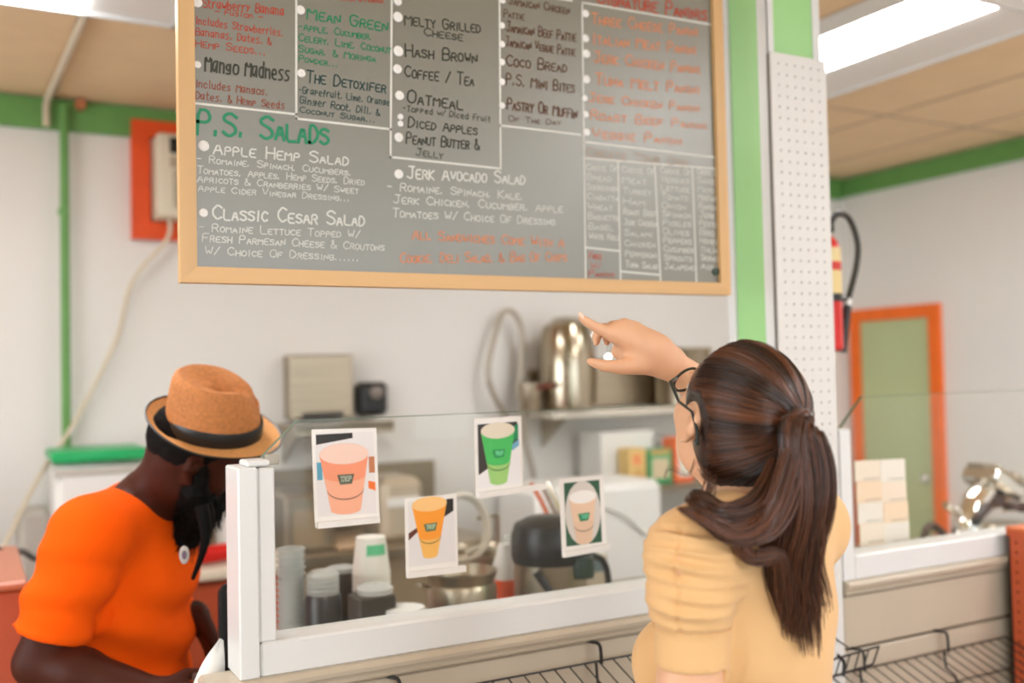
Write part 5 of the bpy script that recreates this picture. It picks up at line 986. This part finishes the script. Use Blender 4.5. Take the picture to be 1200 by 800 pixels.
t, a_, b_ = wbox('steel_cooler', 'casing', 'steel fronted appliance between the beard and the left post', 'appliance', 225, 566, 252, 650, 4.1, .3, mat('warm_steel', (170, 150, 122), .4, .5), .01, .901)
t, a_, b_ = wbox('white_cooler', 'casing', 'white rounded appliance edge beside the left post', 'appliance', 263, 576, 300, 660, 3.95, .3, m_whitep, .03, .901)
MB().box((a_[0]+.02, 3.945, b_[2]+.05), (a_[0]+.025, 3.952, a_[2]-.05)).build('door_gap', m_cream, t)
# tablet and paper at the end of the counter
t = thing('tablet', 'black tablet back standing behind the left counter post', 'tablet', at(266, 790, 1.83)); a_, b_ = at(256, 686, 1.835), at(292, 686, 1.835); z_b = 1.055
pts = [(a_[0], z_b)]; R_ = .018
for k in range(7): an = math.pi-k*math.pi/12; pts.append((a_[0]+R_+R_*math.cos(an), a_[2]-R_+R_*math.sin(an)))
pts += [(b_[0], a_[2]), (b_[0], z_b)]; MB().plate([(x, 1.835, z) for x, z in pts], (0, .012, 0)).build('case', m_black, t)
MB().box((a_[0]+.006, 1.8462, z_b+.008), (b_[0]-.006, 1.848, a_[2]-.02)).build('screen', mat('dark_screen', (30, 34, 38), .1), t)
t = thing('till_stand', 'dark stand carrying the tablet at the counter end', 'stand', (.42, 1.86, 0)); MB().box((.36, 1.81, 1.04), (.52, 1.95, 1.054), .003).build('plate', m_dark, t); MB().tube([(.44, 1.9, 0), (.44, 1.9, 1.04)], .02, 10).build('post', m_dark, t, True)
v = []; 
for i in range(11):
    s_ = i/10; L = at(257-34*s_**1.3-4*math.sin(s_*3), 748+58*s_, 1.80-.0*s_); Rr = at(262, 750+66*s_, 1.80+.012)
    for w_ in (0, .5, 1): p = L*(1-w_)+Rr*w_+np.array([0, .010*math.sin(w_*3.1+s_*4), 0]); v.append(p)
fc = [(i*3+k, i*3+k+1, i*3+4+k, i*3+3+k) for i in range(10) for k in range(2)]
pp = tag(MB().add(v, fc).build('paper_sheet', m_paper, None, True), 'white paper curling over the counter end by the man', 'paper'); md = pp.modifiers.new('s', 'SOLIDIFY'); md.thickness = .0008

# ------------------------------------------------------------------ fire extinguisher
q = at(968, 345, 1.99); t = thing('fire_extinguisher', 'red fire extinguisher with black hose behind the pegboard pillar', 'fire extinguisher', (q[0], q[1], at(968, 412, 1.99)[2])); cx, cy = q[0], q[1]; E_ = lambda u, v, dy=0: at(u, v, 1.99+dy); zb = E_(970, 412)[2]; zt = E_(970, 276)[2]
MB().lathe((cx, cy, zb), [(.030, 0), (.042, .008), (.042, zt-zb-.05), (.036, zt-zb-.02), (.018, zt-zb), (.012, zt-zb+.012)], 28).build('cylinder', m_red, t, True)
for (va, vb, rgb) in ((292, 308, (226, 204, 148)), (308, 318, (200, 40, 24)), (318, 345, (224, 200, 140))): za, zb2 = E_(970, va)[2]-zb, E_(970, vb)[2]-zb; MB().lathe((cx, cy, zb), [(.0425, zb2), (.0425, za)], 28, None, False).build('label_band', ink(rgb), t, True)
MB().lathe((cx, cy, zb), [(.044, E_(970, 354)[2]-zb), (.044, E_(970, 345)[2]-zb)], 28).build('clamp_band', m_black, t, True)
MB().box((cx-.02, cy-.012, zt+.008), (cx+.03, cy+.012, zt+.03), .003).build('valve', m_black, t); MB().tube([(cx-.02, cy, zt+.04), (cx+.05, cy, zt+.055)], .006, 8).build('lever', m_black, t, True)
MB().tube(spline([(cx+.02, cy, zt+.02), E_(980, 251), E_(995, 256), E_(1005, 285), E_(1003, 315), E_(994, 350)], 8), .0085, 10).build('hose', mat('rubber_hose', (52, 50, 44), .5), t, True)
MB().tube([E_(994.5, 350), E_(993, 358)], .0105, 10).build('white_ferrule', m_whitep, t, True); MB().tube([E_(993, 358), E_(987, 412)], [.0115, .0135], 12).build('nozzle', m_black, t, True); MB().tube([E_(985, 352), E_(997, 349)], .007, 8).build('hose_clip', m_black, t, True)
MB().box((1.799, cy-.02, zb+.1), (cx-.040, cy+.02, zb+.13), .003).box((1.797, 1.86, zb+.08), (1.803, cy+.03, zb+.15)).build('wall_bracket', m_black, t)

# ------------------------------------------------------------------ wire shelves on the counter front
def shelf(label, x0, x1, z0, dep, slope, hooks, sp=.0335, flat=False):
    t = thing('wire_shelf', label, 'wire shelf', ((x0+x1)/2, 1.6, z0-dep*slope)); yb = 1.694; r = .0022
    p = lambda x, s_: (x, yb-dep*s_, z0-dep*slope*s_)
    MB().tube([p(x0, 0), p(x1, 0)], r, 8).build('back_rail', m_wire, t, True); MB().tube([p(x0, 1), p(x1, 1)], r, 8).build('front_rail', m_wire, t, True)
    MB().tube([p(x0, 0), p(x0, 1)], r, 8).build('end_rail', m_wire, t, True); MB().tube([p(x1, 0), p(x1, 1)], r, 8).build('end_rail', m_wire, t, True)
    MB().tube([(x0, yb-dep, z0-dep*slope+.04), (x1, yb-dep, z0-dep*slope+.04)], r, 8).build('front_lip', m_wire, t, True)
    n = int((x1-x0)/sp)
    for k in range(1, n): x = x0+(x1-x0)*k/n; MB().tube([p(x, 0), p(x, 1), (x, yb-dep-.001, z0-dep*slope+.04)], .0015, 6).build('shelf_wire', m_wire, t, True)
    MB().tube([(x0, yb-dep*.5, z0-dep*slope*.5-.005), (x1, yb-dep*.5, z0-dep*slope*.5-.005)], r, 6).build('cross_wire', m_wire, t, True)
    for hx, zt_ in hooks:
        MB().tube(spline([(hx-.004, 1.722, zt_), (hx, 1.703, zt_), (hx+.012, 1.690, zt_-.006), (hx+.014, 1.688, z0-.004)], 5), .0036, 8).build('bracket_hook', m_wire, t, True)
        MB().tube([(hx+.005, 1.694, z0-.002), (hx+.005, 1.690, z0-.04), (hx+.02, 1.675, z0-.06), (hx+.028, 1.67, z0-.10), (hx+.08, 1.58, z0-dep*slope-.02)], .003, 8).build('support_arm', m_wire, t, True)
shelf('black wire shelf hanging on the counter front at right', 1.735, 2.362, .889, .30, .38, ((2.118, .936), (1.825, .936)))
shelf('black wire shelf hanging below the rail left of the woman', .45, 1.34, 1.022, .30, .38, ((1.09, 1.060), (.66, 1.060)))
t = thing('wire_basket', 'small black wire basket hanging right of the woman', 'wire basket', (1.74, 1.62, .90)); W0 = lambda u, v: at(u, v, 1.60)
MB().tube([W0(960, 777), W0(1030, 757), W0(1023, 778), W0(962, 797)], .0026, 8, True).build('front_frame', m_wire, t, True)
MB().tube([at(958, 733, 1.695), at(996, 760, 1.60)], .002, 6).build('side_wire', m_wire, t, True); MB().tube([at(945, 738, 1.695), at(975, 762, 1.60)], .002, 6).build('side_wire', m_wire, t, True)
for k in range(5): u_ = 968+k*11; MB().tube([W0(u_+6, 774-k*3.2), W0(u_, 794-k*2.9)], .0018, 6).build('basket_wire', m_wire, t, True)
MB().tube(spline([at(982, 768, 1.59), at(989, 776, 1.59), at(988, 792, 1.59)], 5), .004, 8).build('hook', m_wire, t, True)

# rust coloured pegboard cabinet on the right
t = thing('peg_cabinet', 'rust coloured perforated cabinet end at the lower right edge', 'cabinet', (2.7, 1.35, 0)); x_, z_ = 2.366, 1.172; ya, yb = .9, 1.684
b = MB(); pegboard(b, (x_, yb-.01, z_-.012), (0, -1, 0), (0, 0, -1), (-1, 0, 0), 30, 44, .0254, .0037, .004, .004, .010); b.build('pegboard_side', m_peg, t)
MB().box((x_+.005, ya, .02), (x_+.55, yb, z_-.006), .002).build('carcass', mat('rust_hole_shade', (40, 12, 6), .8), t); MB().box((x_-.003, ya-.004, z_-.006), (x_+.555, yb+.002, z_+.004), .003).build('top', mat('rust_top', (222, 120, 72), .4), t)  # carcass coloured near black to put shade into the peg holes
MB().box((x_-.003, ya, z_-.02), (x_+.003, yb, z_-.006), .001).build('edge_strip', m_peg, t)
